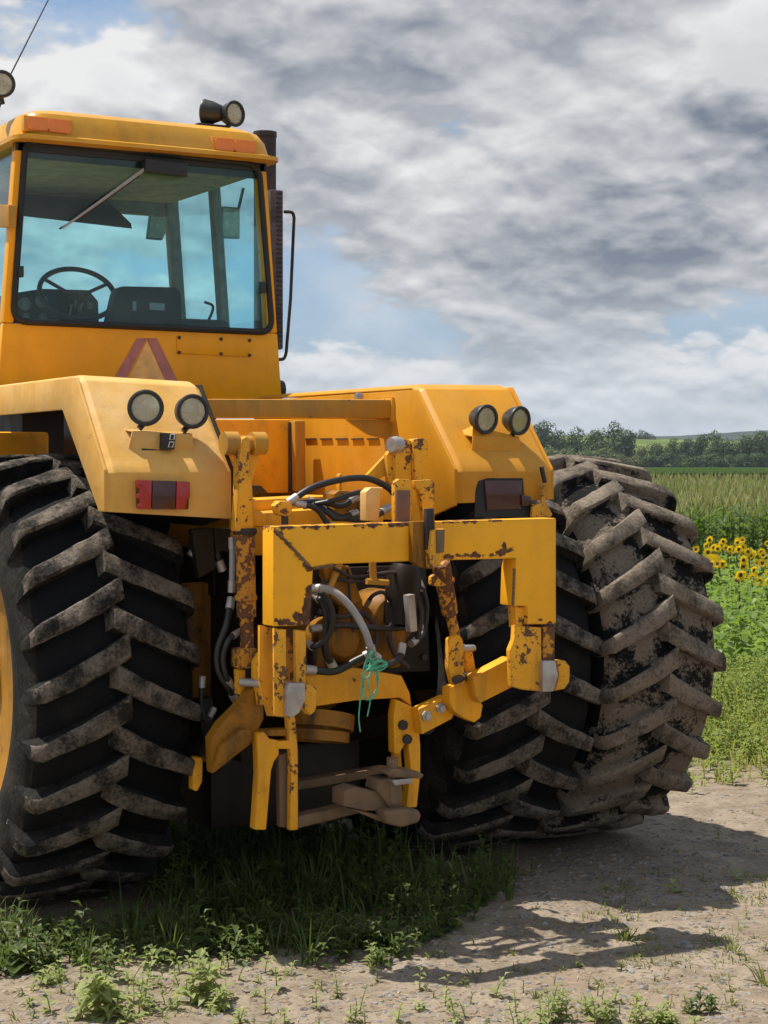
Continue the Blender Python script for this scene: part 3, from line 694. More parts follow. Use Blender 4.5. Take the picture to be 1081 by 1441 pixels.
# tail lights
tl = empty('tail_light', tractor); tl['label'] = 'red tail light with bright ends on the pale fender'
Yt = -.955
MB().px([(194, 675), (268, 678), (266, 717), (195, 716)], Yt, .03).build('light_housing', M['darkred'], tl, .006)
MB().px([(193, 675), (214, 676), (213, 717), (194, 716), (194, 710), (197, 708), (197, 703), (193, 701), (193, 696), (197, 694), (197, 688), (193, 686)], Yt - .012, .011).build('red_lens', M['red'], tl, .003)
MB().px([(215, 676), (248, 677), (247, 717), (214, 717)], Yt - .008, .007).build('dark_lens', M['darkred'], tl, .003)
MB().px([(249, 677), (268, 679), (268, 700), (263, 702), (263, 707), (261, 716), (248, 717)], Yt - .012, .011).build('red_lens', M['red'], tl, .003)
tl = empty('tail_light', tractor); tl['label'] = 'dark tail light set in a ragged hole of the far fender'
MB().px([(668, 728), (670, 690), (674, 677), (686, 673), (736, 673), (738, 700), (747, 702), (748, 728)], -.930, .004).build('light_recess', M['seal'], tl, smooth=False)
MB().px([(682, 676), (735, 676), (734, 716), (686, 718)], -.938, .007).build('dark_lens', M['darkred'], tl, .003)
MB().px([(734, 696), (748, 699), (747, 712), (735, 712)], -.945, .012).build('red_lens', M['darkred'], tl, .003)
b = MB(); b.px([(763, 684), (768, 683), (768, 706), (778, 724), (775, 728), (748, 728), (750, 710), (762, 708)], -.96, .015); b.build('fender_bracket', M['worn'], tractor, .003)
MB().rod(P(762, 657, y=-.97), P(767, 679, y=-.97), .010).build('bracket_pin', M['black'], tractor)
# beam between the fenders
bm_ = MB(); yB = -.40
bm_.prism([Vector((-.50, yB, P(300, 562, y=yB).z)), P(552, 562, y=yB), P(552, 589, y=yB), Vector((-.50, yB, P(300, 588, y=yB).z))], (0, .12, 0)); beam = bm_.build('cross_beam', M['beam'], tractor, .012)
MB().px([(552, 558), (566, 563), (566, 592), (558, 598), (552, 592)], yB - .01, .15).build('beam_flange', M['worn'], beam, .005)
MB().lathe([(.022, 0), (.022, .02), (.012, .022), (.012, .03), (0, .03)], P(505, 561, y=yB + .05), (0, 0, 1), 8).build('beam_bolt', M['steel'], beam)
MB().px([(488, 590), (560, 590), (565, 618), (545, 618), (520, 612), (495, 596)], yB + .02, .02).build('beam_gusset', M['beam'], beam, .004)
for i in range(5):
    MB().pxx([(428 + i * 22, 617), (444 + i * 22, 616.5), (444 + i * 22, 618.5), (428 + i * 22, 619)], .482, .006).build('weld_bead', M['darksteel'], FR, smooth=False)

# ---- three-point hitch
hf = MB().px([(385, 741), (783, 729), (783, 878), (742, 879), (742, 853), (722, 853), (724, 800), (727, 786), (600, 789), (470, 794), (441, 799), (437, 880), (385, 882)], HIT_Y, .095).build('hitch_frame', M['hitch'], tractor, .006)
MB().px([(724, 852), (742, 855), (744, 884), (726, 884)], HIT_Y + .02, .05).build('post_gusset', M['worn'], hf, .004)
# hooks below the posts
hk = empty('hitch_hook', tractor)
MB().px([(386, 884), (403, 886), (404, 1010), (387, 1008)], HIT_Y - .004, .018).build('hook_plate', M['worn'], hk, .003)
MB().px([(415, 886), (431, 888), (431, 962), (416, 962)], HIT_Y - .004, .018).build('hook_plate', M['worn'], hk, .003)
MB().px([(403, 884), (416, 884), (416, 985), (403, 985)], HIT_Y + .05, .03).build('hook_back', M['rusty'], hk, .003)
MB().px([(366, 880), (386, 884), (388, 1008), (378, 1008), (366, 960)], HIT_Y + .075, .02).build('hook_cheek', M['worn'], hk, .003)
MB().px([(407, 961), (430, 961), (430, 985), (422, 1003), (412, 1010), (404, 1008), (404, 974)], HIT_Y - .035, .05).build('hook_jaw', M['steel'], hk, .006)
MB().px(rrect([P(0, 0, y=0).to_2d()] * 0 or [Vector((430, 961)), Vector((447, 968)), Vector((445, 1000)), Vector((436, 1008)), Vector((428, 995))], 5), HIT_Y + .02, .05).build('hook_tongue', M['worn'], hk, .005)
hk = empty('hitch_hook', tractor)
MB().px([(725, 880), (762, 883), (763, 973), (737, 971), (720, 966), (718, 915), (724, 900)], HIT_Y + .004, .03).build('hook_plate', M['worn'], hk, .004)
MB().px([(764, 882), (781, 882), (781, 930), (764, 930)], HIT_Y + .01, .03).build('hook_plate', M['rusty'], hk, .003)
MB().px([(764, 930), (782, 930), (786, 950), (780, 973), (764, 974)], HIT_Y - .02, .06).build('hook_jaw', M['steel'], hk, .006)
MB().px([(783, 930), (797, 930), (803, 938), (802, 960), (795, 970), (780, 973), (787, 950)], HIT_Y + .01, .07).build('hook_tongue', M['worn'], hk, .008)
# left lift link
ll = empty('lift_link', tractor); ya = -1.05
MB().px([(336, 640), (341, 618), (347, 614), (353, 618), (352, 650), (356, 690), (358, 748), (332, 748), (335, 690)], ya, .05).build('upper_fork', M['worn'], ll, .006)
MB().rod(P(345, 748, y=ya + .03), P(347, 868, y=ya + .03), .037, 20).build('lift_cylinder', M['rusty'], ll)
MB().lathe([(.042, 0), (.045, .004), (.045, .02), (.042, .024)], P(345, 752, y=ya + .03), (0, 0, 1), 20).build('cylinder_collar', M['darksteel'], ll)
MB().lathe([(.040, 0), (.043, .004), (.043, .018), (.040, .022)], P(346, 845, y=ya + .03), (0, 0, 1), 20).build('cylinder_collar', M['rusty'], ll)
MB().rod(P(347, 868, y=ya + .03), P(348, 925, y=ya + .03), .026, 16).build('threaded_rod', M['rusty'], ll)
MB().px([(338, 914), (362, 912), (364, 940), (338, 942)], ya - .02, .09).build('clevis_top', M['rusty'], ll, .008)
MB().px([(336, 942), (346, 942), (346, 978), (337, 978)], ya, .05).build('clevis_plate', M['worn'], ll, .005)
MB().px([(361, 934), (365, 922), (372, 918), (380, 923), (382, 940), (378, 990), (366, 994), (361, 960)], ya - .10, .05).build('clevis_plate', M['worn'], ll, .006)
MB().rod(P(340, 960, y=ya - .02), P(372, 962, y=ya - .12), .016).build('clevis_pin', M['steel'], ll)
MB().lathe([(.016, 0), (.016, .03), (0, .03)], P(367, 960, y=ya - .10), (0, -1, 0), 10).build('pin_end', M['steel'], ll)
# lift arm knuckle at the top of the left link
MB().lathe([(0, -.085), (.045, -.085), (.045, -.03), (.03, -.03), (.03, .03), (.045, .03), (.045, .085), (0, .085)], P(343, 624, y=ya + .05), (1, 0, 0), 20).build('lift_arm_pin', M['beam'], tractor)
MB().prism([P(318, 618, y=ya + .02), P(333, 618, y=ya + .02), P(332, 700, y=.1), P(322, 704, y=.1)], (0, .05, .0)).build('lift_arm', M['yellow'], tractor, .006)
MB().px([(353, 616), (368, 618), (366, 640), (357, 672), (352, 690), (350, 640)], ya + .05, .05).build('lift_arm', M['yellow'], tractor, .006)
# right lift arm: rocker, brace, ears
ra = empty('lift_rocker', tractor); yr2 = -1.12
MB().px(rrect([Vector(k) for k in ((556, 622), (568, 617), (580, 620), (580, 676), (556, 676))], 5), yr2, .06).build('rocker_plate', M['worn'], ra, .006)
MB().px(rrect([Vector(k) for k in ((582, 618), (597, 616), (603, 624), (602, 640), (596, 650), (596, 676), (584, 676))], 4), yr2 - .02, .05).build('rocker_plate', M['worn'], ra, .006)
MB().lathe([(0, -.03), (.03, -.03), (.034, 0), (.03, .02), (0, .02)], P(558, 626, y=yr2), (1, .2, 0), 16).build('rocker_pin', M['steel'], ra)
MB().px([(517, 668), (550, 633), (553, 630), (555, 690), (546, 690), (546, 668), (530, 676)], yr2 + .05, .02).build('rocker_brace', M['yellow'], ra, .003)
MB().px([(545, 640), (553, 628), (556, 640), (556, 688), (548, 688)], yr2 + .02, .03).build('rocker_edge', M['worn'], ra, .003)
br = empty('top_link_bracket', tractor); ye = -1.36
MB().px([(556, 679), (562, 674), (578, 675), (580, 680), (580, 736), (556, 736)], ye, .03).build('bracket_ear', M['worn'], br, .004)
MB().px([(584, 676), (608, 675), (612, 680), (612, 736), (598, 736), (590, 690), (586, 688)], ye, .03).build('bracket_ear', M['worn'], br, .004)
MB().px([(558, 690), (578, 690), (577, 734), (558, 734)], ye - .01, .01).build('ear_face', plain('brown_primer', (.20, .10, .07), .6), br, .002)
MB().px([(581, 734), (613, 733), (612, 796), (604, 801), (592, 798), (581, 790)], HIT_Y - .03, .04).build('saddle_plate', M['dirty_shaded'], br, .004)
MB().px([(600, 716), (611, 715), (612, 772), (600, 774)], HIT_Y - .05, .02).build('latch_bar', M['darksteel'], br, .003)
MB().px([(607, 746), (627, 744), (626, 770), (620, 796), (606, 801), (604, 775)], HIT_Y - .06, .04).build('latch', M['worn'], br, .004)
MB().px([(614, 746), (626, 745), (625, 777), (615, 779)], HIT_Y - .065, .01).build('latch_face', M['drawbar'], br, .002)
MB().px([(515, 692), (522, 686), (540, 686), (536, 693), (534, 733), (515, 733)], -1.30, .05).build('lever_post', paint('pale_lever_paint', (.74, .46, .17), grime=.25, rust=.15), tractor, .006)
MB().rod(P(524, 790, y=-1.3), P(526, 818, y=-1.3), .014).build('lever_rod', M['beam'], tractor)
MB().rod(P(516, 818, y=-1.3), P(546, 820, y=-1.3), .012).build('lever_rod', M['beam'], tractor)
# right lift link down to the lower link
rl = empty('lift_link', tractor); yk = -1.22
MB().tube([P(620, 790, y=yk - .1), P(626, 822, y=yk - .05), P(633, 862, y=yk)], [.037, .035, .033], 16).build('lift_cylinder', M['rusty'], rl)
MB().px([(608, 812), (614, 808), (640, 812), (641, 820), (620, 826), (608, 824)], yk - .09, .03).build('cylinder_lug', M['worn'], rl, .004)
MB().rod(P(633, 860, y=yk), P(641, 896, y=yk), .021).build('threaded_rod', M['rusty'], rl)
MB().px(rrect([Vector(k) for k in ((632, 898), (646, 892), (652, 900), (655, 962), (648, 967), (637, 964), (631, 940))], 4), yk - .05, .03).build('clevis_plate', M['worn'], rl, .005)
MB().px([(652, 905), (665, 914), (671, 948), (662, 952), (655, 930)], yk + .02, .03).build('clevis_plate', M['worn'], rl, .005)
MB().rod(P(641, 913, y=yk - .04), P(666, 912, y=yk + .03), .014).build('clevis_pin', M['steel'], rl)
MB().rod(P(641, 957, y=yk - .07), P(664, 950, y=yk + .03), .016).build('clevis_pin', M['darksteel'], rl)
# lower links
lk = empty('lower_link', tractor)
MB().px([(666, 953), (720, 925), (731, 930), (732, 962), (676, 990), (670, 980)], -1.30, .07).build('link_arm', M['yellow'], lk, .008)
MB().px([(633, 968), (645, 962), (664, 948), (671, 982), (680, 992), (677, 1010), (668, 1017), (654, 1011), (640, 1002), (633, 990)], -1.24, .06).build('link_bracket', M['yellow'], lk, .006)
MB().px([(589, 998), (630, 979), (641, 1003), (636, 1012), (594, 1034)], -1.18, .06).build('link_arm', M['yellow'], lk, .006)
for q in ((599, 1007), (619, 996)): MB().lathe([(.022, 0), (.022, .012), (.014, .014), (.014, .026), (0, .026)], P(*q, y=-1.18), (0, -1, 0), 6).build('link_bolt', M['steel'], lk)
MB().rod(P(600, 1016, y=-1.12), (.16, -.2, .62), .05).build('link_beam', M['shade_black'], lk)
lk = empty('lower_link', tractor)
MB().px([(298, 1040), (312, 1018), (336, 994), (358, 966), (372, 968), (372, 1012), (356, 1046), (330, 1066), (300, 1090)], -1.12, .07).build('link_arm', M['dirty_shaded'], lk, .012)
MB().px([(312, 1050), (338, 1028), (352, 1026), (356, 1040), (330, 1062), (302, 1078)], -1.15, .03).build('link_plate', M['dirty_shaded'], lk, .006)
MB().rod(P(310, 1060, y=-1.08), (-.4, -.25, .62), .05).build('link_beam', M['shade_black'], lk)
MB().px([(272, 1066), (286, 1066), (285, 1100), (278, 1114), (272, 1112)], -.85, .05).build('link_stop', M['yellow'], lk, .006)
# drawbar support
ds = empty('drawbar_support', tractor); yd = -1.10
MB().px([(430, 953), (470, 947), (500, 940), (566, 951), (577, 975), (580, 994), (563, 982), (500, 986), (446, 994)], yd, .08).build('support_yoke', M['yellow'], ds, .006)
MB().px([(554, 1006), (558, 984), (580, 994), (589, 1010), (592, 1050), (592, 1090), (587, 1136), (572, 1137), (578, 1080), (574, 1040), (562, 1062), (555, 1060)], yd - .02, .05).build('support_leg', M['yellow'], ds, .006)
MB().px([(553, 1008), (562, 1008), (566, 1080), (560, 1110), (556, 1080)], yd + .08, .03).build('support_leg', M['yellow'], ds, .004)
MB().px([(362, 1034), (372, 1030), (380, 1040), (392, 1042), (393, 1062), (386, 1072), (382, 1085), (375, 1168), (359, 1168), (364, 1090)], yd - .06, .05).build('support_leg', M['yellow'], ds, .006)
MB().px([(404, 1008), (416, 1008), (420, 1060), (420, 1168), (408, 1169), (409, 1070)], yd - .06, .03).build('support_leg', M['worn'], ds, .005)
MB().px([(392, 1062), (410, 1058), (410, 1166), (394, 1164)], yd - .02, .03).build('support_web', M['drawbar'], ds, .004)
MB().px([(368, 1028), (410, 1026), (410, 1036), (368, 1036)], yd - .05, .06).build('support_plate', M['dirty_shaded'], ds, .004)
MB().px([(384, 1044), (410, 1042), (410, 1054), (386, 1054)], yd - .06, .06).build('support_plate', M['yellow'], ds, .004)
for q in ((566, 1020), (572, 1040)): MB().lathe([(.02, 0), (.02, .014), (0, .014)], P(*q, y=yd - .02), (0, -1, 0), 8).build('support_bolt', M['darksteel'], ds)
MB().prism([P(416, 1150, y=yd - .05), P(420, 1166, y=yd - .05), P(548, 1134, y=yd), P(540, 1122, y=yd)], (0, .07, 0)).build('support_bar', M['drawbar'], ds, .005)
MB().prism([P(420, 1100, y=yd + .2), P(420, 1112, y=yd + .2), P(540, 1092, y=yd + .2), P(540, 1080, y=yd + .2)], (0, .07, 0)).build('support_bar', M['drawbar'], ds, .005)
db = empty('drawbar', tractor); yq = -1.30
MB().px([(484, 1113), (500, 1107), (546, 1118), (548, 1142), (512, 1141), (484, 1135)], yq + .04, .10).build('drawbar_tongue', M['drawbar'], db, .006)
MB().px([(541, 1142), (572, 1138), (590, 1140), (594, 1148), (590, 1158), (566, 1165), (546, 1160)], yq - .03, .09).build('drawbar_end', M['drawbar'], db, .014, seg=3)
MB().px([(490, 1137), (545, 1150), (545, 1160), (515, 1148)], yq + .03, .06).build('drawbar_wear_plate', M['drawbar'], db, .004)
MB().px([(534, 1096), (566, 1092), (567, 1134), (552, 1140), (530, 1112)], yq + .02, .10).build('clevis_block', M['drawbar'], db, .008)
MB().px([(538, 1088), (556, 1083), (590, 1086), (597, 1090), (594, 1096), (556, 1094)], yq - .02, .13).build('clevis_jaw', M['drawbar'], db, .005)
MB().px([(552, 1098), (580, 1095), (582, 1102), (556, 1106)], yq - .02, .12).build('clevis_jaw', M['steel'], db, .004)
MB().rod(P(552, 1066, y=yq + .03), P(553, 1130, y=yq + .03), .022).build('drawbar_pin', M['drawbar'], db)
# panels and shapes in the gap beside the left tyre
MB().px([(258, 828), (266, 822), (322, 818), (331, 1000), (272, 1012), (270, 930), (262, 900)], -.50, .08).build('side_plate', M['dirty_shaded'], tractor, .01)
MB().px([(300, 770), (330, 760), (332, 830), (300, 840)], -.55, .08).build('side_bracket', M['shade_black'], tractor, .01)
MB().px([(280, 985), (300, 980), (304, 1040), (284, 1044)], -.70, .08).build('side_bracket', M['shade_black'], tractor, .01)
# shapes inside the frame opening: pump, pipes, casing
MB().lathe([(0, -.1), (.105, -.1), (.115, -.06), (.115, .10), (.09, .14), (0, .14)], P(532, 868, y=-.85), (0, -1, 0), 28).build('gear_casing', M['dirty_shaded'], tractor, .004)
MB().lathe([(0, -.1), (.085, -.1), (.085, .07), (.06, .10), (0, .10)], P(470, 900, y=-.9), (0, -1, 0), 24).build('gear_casing', M['dirty_shaded'], tractor, .004)
MB().lathe([(0, -.08), (.07, -.08), (.07, .08), (0, .08)], P(545, 905, y=-.95), (0, -.3, 1), 24).build('pump_body', M['dirty_shaded'], tractor, .006)
MB().lathe([(0, -.12), (.065, -.12), (.07, -.05), (.07, .08), (.05, .12), (0, .12)], P(566, 836, y=-1.0), (.15, 0, 1), 24).build('filter_can', M['shade_black'], tractor)
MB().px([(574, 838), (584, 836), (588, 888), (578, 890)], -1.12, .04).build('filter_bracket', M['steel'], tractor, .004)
MB().px([(455, 800), (492, 796), (510, 845), (486, 856), (466, 840)], -1.0, .05).build('valve_plate', M['dirty_shaded'], tractor, .006)
MB().px([(484, 848), (510, 842), (520, 930), (495, 944), (482, 920)], -.95, .05).build('valve_plate', M['dirty_shaded'], tractor, .006)
MB().px([(440, 905), (472, 905), (476, 950), (440, 952)], -.95, .05).build('valve_plate', M['dirty_shaded'], tractor, .006)
MB().prism([P(476, 792, y=-1.0), P(484, 792, y=-1.0), P(466, 836, y=-1.1), P(460, 836, y=-1.1)], (0, .02, 0)).build('control_rod', M['beam'], tractor, .003)
MB().rod(P(489, 800, y=-1.02), P(497, 890, y=-1.02), .006).build('control_rod', M['darksteel'], tractor)
MB().lathe([(.10, -.03), (.13, -.03), (.13, .03), (.10, .03)], P(452, 1015, y=-1.0), (.2, .2, 1), 32, closed=True).build('hitch_ring', M['dirty_shaded'], tractor)
MB().lathe([(.10, -.02), (.128, -.02), (.128, .02), (.10, .02)], P(446, 1036, y=-1.0), (.15, .15, 1), 32, closed=True).build('hitch_ring', M['dirty_shaded'], tractor)
MB().px([(470, 695), (478, 690), (512, 692), (514, 734), (470, 734)], -1.05, .1).build('valve_block', M['dirty_shaded'], tractor, .008)
for q in ((474, 705), (486, 702), (498, 704), (508, 712)): MB().lathe([(.012, 0), (.012, .03), (.008, .032), (.008, .05), (0, .05)], P(*q, y=-1.05), (0, -1, .3), 8).build('hose_fitting', M['steel'], tractor)
MB().px([(355, 703), (470, 697), (472, 720), (356, 722)], -.90, .2).build('deck_casting', M['yellow'], tractor, .012)
MB().px([(352, 722), (440, 716), (470, 724), (470, 740), (352, 742)], -1.0, .2).build('deck_casting', M['yellow'], tractor, .02)
b = MB(); b.px([(388, 712), (394, 705), (408, 705), (412, 712), (411, 724), (404, 727), (392, 724)], -1.20, .05); bo = b.build('pivot_boss', M['worn'], tractor, .006)
MB().rod(P(401, 724, y=-1.18), P(401, 738, y=-1.18), .014).build('pivot_pin', M['darksteel'], bo)
MB().px([(478, 668), (481, 666), (481, 700), (478, 700)], -.9, .03).build('hinge_pin', M['worn'], tractor, .002)
MB().px([(440, 800), (600, 795), (606, 945), (440, 950)], -.72, .04).build('rear_cover_plate', M['shade_black'], tractor, .006)
for q in ((452, 812), (476, 806), (520, 806), (560, 808), (590, 815), (446, 870), (598, 870), (446, 930), (596, 925)):
    MB().lathe([(.015, 0), (.015, .012), (0, .014)], P(*q, y=-.72), (0, -1, 0), 6).build('cover_bolt', M['darksteel'], tractor)
for pts, r in (([(452, 822), (470, 815), (500, 818), (540, 812)], .008), ([(448, 860), (480, 868), (510, 862), (530, 890), (526, 925)], .010), ([(560, 860), (548, 890), (556, 920), (575, 940)], .011), ([(590, 808), (580, 830), (592, 860), (588, 900)], .012), ([(470, 800), (500, 812), (560, 806), (598, 830)], .007)):
    b = MB(); b.tube(arc([P(x, y_, y=-1.03) for x, y_ in pts], 24), r, 8); b.build('hydraulic_pipe', M['darksteel'], tractor)
for q in ([(270, 745), (300, 742), (304, 800), (280, 815)], [(300, 742), (326, 744), (324, 770), (304, 780)]):
    MB().px(q, -.75, .05).build('hanging_bracket', M['shade_black'], tractor, .008)
for q in ((262, 860), (264, 900), (268, 940), (318, 850), (322, 900)):
    MB().lathe([(.014, 0), (.014, .012), (0, .014)], P(*q, y=-.50), (0, -1, 0), 6).build('plate_bolt', M['darksteel'], tractor)
# weld beads and plate bolts on the hitch frame
for a_, b2 in (((388, 746), (436, 797)), ((724, 800), (722, 852)), ((440, 800), (470, 795))):
    p0, p1 = P(*a_, y=HIT_Y - .001), P(*b2, y=HIT_Y - .001); n = 26; b = MB()
    b.tube([p0.lerp(p1, k / n) + Vector((0, 0, .0016 * math.sin(k * 2.6))) for k in range(n + 1)], [.0055 + .0012 * math.sin(k * 1.9) for k in range(n + 1)], 6); b.build('weld_bead', M['drawbar'], hf)
# hoses
def hose(pts, r, m='hose', ends=True):
    path = arc([P(a, b, y=y) for a, b, y in pts], 40); b_ = MB(); b_.tube(path, r, 10); o = b_.build('hose', M[m], tractor)
    if ends:
        for i, j in ((0, 3), (-1, -4)):
            d = (path[j] - path[i]).normalized(); MB().rod(path[i] - d * .01, path[i] + d * .035, r * 1.3, 10).build('hose_ferrule', M['steel'], o)
    return o
hose([(408, 706, -1.15), (440, 686, -1.15), (480, 675, -1.15), (515, 673, -1.14), (543, 684, -1.12), (560, 700, -1.1)], .013)
hose([(405, 708, -1.1), (450, 706, -1.12), (480, 712, -1.12), (500, 700, -1.1)], .011)
hose([(418, 708, -1.15), (445, 716, -1.16), (460, 735, -1.16), (470, 742, -1.15)], .011)
hose([(436, 704, -1.1), (462, 722, -1.14), (476, 730, -1.14), (500, 722, -1.1)], .011)
hose([(448, 708, -1.1), (480, 728, -1.12), (520, 730, -1.12), (545, 715, -1.1)], .012)
hose([(520, 690, -1.1), (500, 694, -1.14), (470, 704, -1.16), (430, 712, -1.1)], .010)
hose([(440, 828, -1.2), (465, 830, -1.26), (490, 850, -1.3), (512, 884, -1.32), (524, 920, -1.3)], .014, 'greyhose')
hose([(440, 830, -1.15), (458, 840, -1.2), (468, 866, -1.2), (462, 895, -1.18), (444, 910, -1.15), (434, 906, -1.1)], .012)
hose([(445, 838, -1.1), (455, 850, -1.16), (460, 875, -1.16), (458, 915, -1.14), (470, 940, -1.12)], .014)
hose([(432, 942, -1.2), (470, 945, -1.2), (500, 930, -1.22), (524, 918, -1.24)], .014)
hose([(524, 920, -1.24), (545, 935, -1.24), (562, 925, -1.22), (566, 910, -1.2)], .013)
hose([(440, 885, -1.05), (480, 880, -1.05), (540, 884, -1.05), (590, 882, -1.0)], .012)
hose([(517, 850, -1.0), (525, 838, -1.05), (540, 834, -1.06), (552, 850, -1.0)], .008)
hose([(327, 760, -.95), (327, 800, -.96), (326, 830, -.96)], .012, 'greyhose')
hose([(325, 845, -.95), (318, 880, -.98), (306, 915, -.98), (308, 945, -.98), (322, 968, -.98), (332, 985, -.96)], .013)
hose([(336, 890, -.98), (322, 900, -1.0), (314, 925, -1.0), (318, 950, -1.0), (326, 965, -.98)], .011)
hose([(285, 955, -.8), (283, 990, -.8), (290, 1015, -.8), (300, 1000, -.78)], .010)
hose([(270, 780, -.7), (285, 760, -.7), (300, 770, -.72), (312, 800, -.72)], .014)
hose([(590, 820, -.9), (600, 850, -.9), (596, 890, -.9), (580, 905, -.95)], .012)

# ---- twine knotted round the grey hose
tw = empty('twine', loc=P(524, 935, y=-1.34)); tag(tw, 'tangled green twine knotted round the grey hose at the hitch', 'twine')
random.seed(11)
def tw_path(pts, r=.0035):
    b_ = MB(); b_.tube([p - tw.location for p in arc([P(a, c, y=-1.335 + random.uniform(-.012, .012)) for a, c in pts], 30)], r, 5); return b_
tw_path([(524, 916), (519, 925), (528, 934), (520, 942), (534, 938), (544, 934), (532, 930), (522, 938), (516, 946)], .006).build('knot', M['twine'], tw)
for pts in ([(524, 915), (513, 935), (510, 965), (516, 985), (530, 970), (532, 945), (524, 930)], [(528, 918), (530, 950), (530, 975), (518, 985), (512, 970), (516, 935)], [(522, 936), (519, 960), (521, 985), (517, 1008)], [(510, 955), (507, 985), (505, 1010), (507, 1030)], [(526, 940), (536, 930), (545, 936), (534, 944), (522, 940)], [(522, 934), (533, 942), (541, 932), (528, 926), (518, 938)], [(512, 940), (519, 930), (525, 945), (514, 955)]):
    tw_path(pts, .0028).build('strand', M['twine'], tw)
#@@VEG
# ------------------------------------------------------------------ plants
random.seed(21)
U = random.uniform
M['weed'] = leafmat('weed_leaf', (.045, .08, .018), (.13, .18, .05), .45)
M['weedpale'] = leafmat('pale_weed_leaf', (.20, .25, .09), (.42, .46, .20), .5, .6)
M['grass'] = leafmat('grass_blade', (.10, .13, .03), (.26, .28, .09), .5)
M['verge'] = leafmat('verge_leaf', (.15, .18, .03), (.40, .39, .12), .5)
M['broad'] = leafmat('broad_leaf', (.08, .16, .025), (.26, .36, .08), .45, .38)
M['corn'] = leafmat('corn_leaf', (.05, .10, .018), (.16, .23, .045), .4, .4)
M['tassel'] = leafmat('corn_tassel', (.17, .18, .06), (.32, .30, .13), .3, .7)
M['petal'] = leafmat('sunflower_petal', (.80, .50, .01), (.92, .68, .04), .45, .6)
M['disc'] = plain('sunflower_disc', (.07, .04, .012), .9, var=.4, scale=40)
M['stem'] = plain('green_stem', (.10, .14, .04), .7)
M['farcrop'] = leafmat('far_crop_leaf', (.03, .06, .014), (.07, .11, .025), .2, 1.0)
M['farcrop'].node_tree.nodes['Principled BSDF'].inputs['Specular IOR Level'].default_value = 0
M['canopy'] = two_tone('corn_canopy', (.06, .09, .02), (.16, .17, .05), 2, .35, .65, 1.0, spec=0)
M['bark'] = two_tone('tree_bark', (.05, .04, .03), (.13, .105, .08), 3, .4, .6)

def leaf(mb, b, d, nrm, L, W, bend=.25, fold=.25):
    d = d.normalized(); s_ = d.cross(nrm)
    if s_.length < 1e-4: s_ = d.orthogonal()
    s_.normalize(); n_ = s_.cross(d)
    m = b + d * L * .45 + n_ * L * .06; t = b + d * L - n_ * L * bend
    lf = n_ * W * fold
    mb.add([b, m + s_ * W * .5 + lf, m, m - s_ * W * .5 + lf, t], [(0, 1, 2), (0, 2, 3), (1, 4, 2), (2, 4, 3)])
def blade(mb, b, d, L, W, droop):
    d = d.normalized(); s_ = d.cross(Vector((0, 0, 1)))
    if s_.length < 1e-3: s_ = Vector((1, 0, 0))
    s_ = s_.normalized(); out = Vector((d.x, d.y, 0)); out = out.normalized() if out.length > 1e-3 else Vector((1, 0, 0))
    pts = [b + d * L * k + (out * .5 - Vector((0, 0, 1))) * droop * L * k * k for k in (0, .4, .75, 1)]
    ws = (W * .8, W, W * .65, 0)
    vs = []
    for p, w in zip(pts[:3], ws): vs += [p - s_ * w / 2, p + s_ * w / 2]
    mb.add(vs + [pts[3]], [(0, 1, 3, 2), (2, 3, 5, 4), (4, 5, 6)])
def tuft(mb, p, h, n, spread=.6, w=.008):
    for _ in range(n):
        a = U(0, 6.283); t = U(.05, spread)
        blade(mb, p + Vector((math.cos(a), math.sin(a), 0)) * U(0, .03), Vector((math.cos(a) * t, math.sin(a) * t, 1)), h * U(.55, 1.1), w * U(.7, 1.3), U(.1, .5))
def weed(mb, p, h, n, L, W=.5, lean=.25, stem_m=None):
    a0 = U(0, 6.28); ln = Vector((math.cos(a0), math.sin(a0), 0)) * h * U(0, lean)
    path = [p, p + Vector((0, 0, h * .5)) + ln * .35, p + Vector((0, 0, h)) + ln]
    mb.tube(path, [.0022 + h * .005, .0018 + h * .003, .001], 4, caps=False)
    for i in range(n):
        k = .12 + .88 * i / max(1, n - 1); q = path[0].lerp(path[1], k * 2) if k < .5 else path[1].lerp(path[2], k * 2 - 1)
        a = a0 + i * 2.4 + U(-.4, .4); el = U(-.15, .40) + k * .35
        d = Vector((math.cos(a), math.sin(a), math.tan(min(el, 1.3))))
        l = L * U(.65, 1.15) * (1.05 - .45 * k)
        leaf(mb, q, d, Vector((0, 0, 1)), l, l * W * U(.8, 1.2), U(.1, .4), U(.1, .35))
def gp(px, py):                       # a pixel on the yard -> the ground there
    p = P(px, py, z=0); p.z = gh(p.x, p.y) - .004; return p
def inpoly(x, y, poly):
    c = False; j = len(poly) - 1
    for i in range(len(poly)):
        (xi, yi), (xj, yj) = poly[i], poly[j]
        if (yi > y) != (yj > y) and x < (xj - xi) * (y - yi) / (yj - yi) + xi: c = not c
        j = i
    return c
def scatter(poly, n):
    xs = [a for a, b in poly]; ys = [b for a, b in poly]; out = []
    while len(out) < n:
        x, y = U(min(xs), max(xs)), U(min(ys), max(ys))
        if inpoly(x, y, poly): out.append((x, y))
    return out

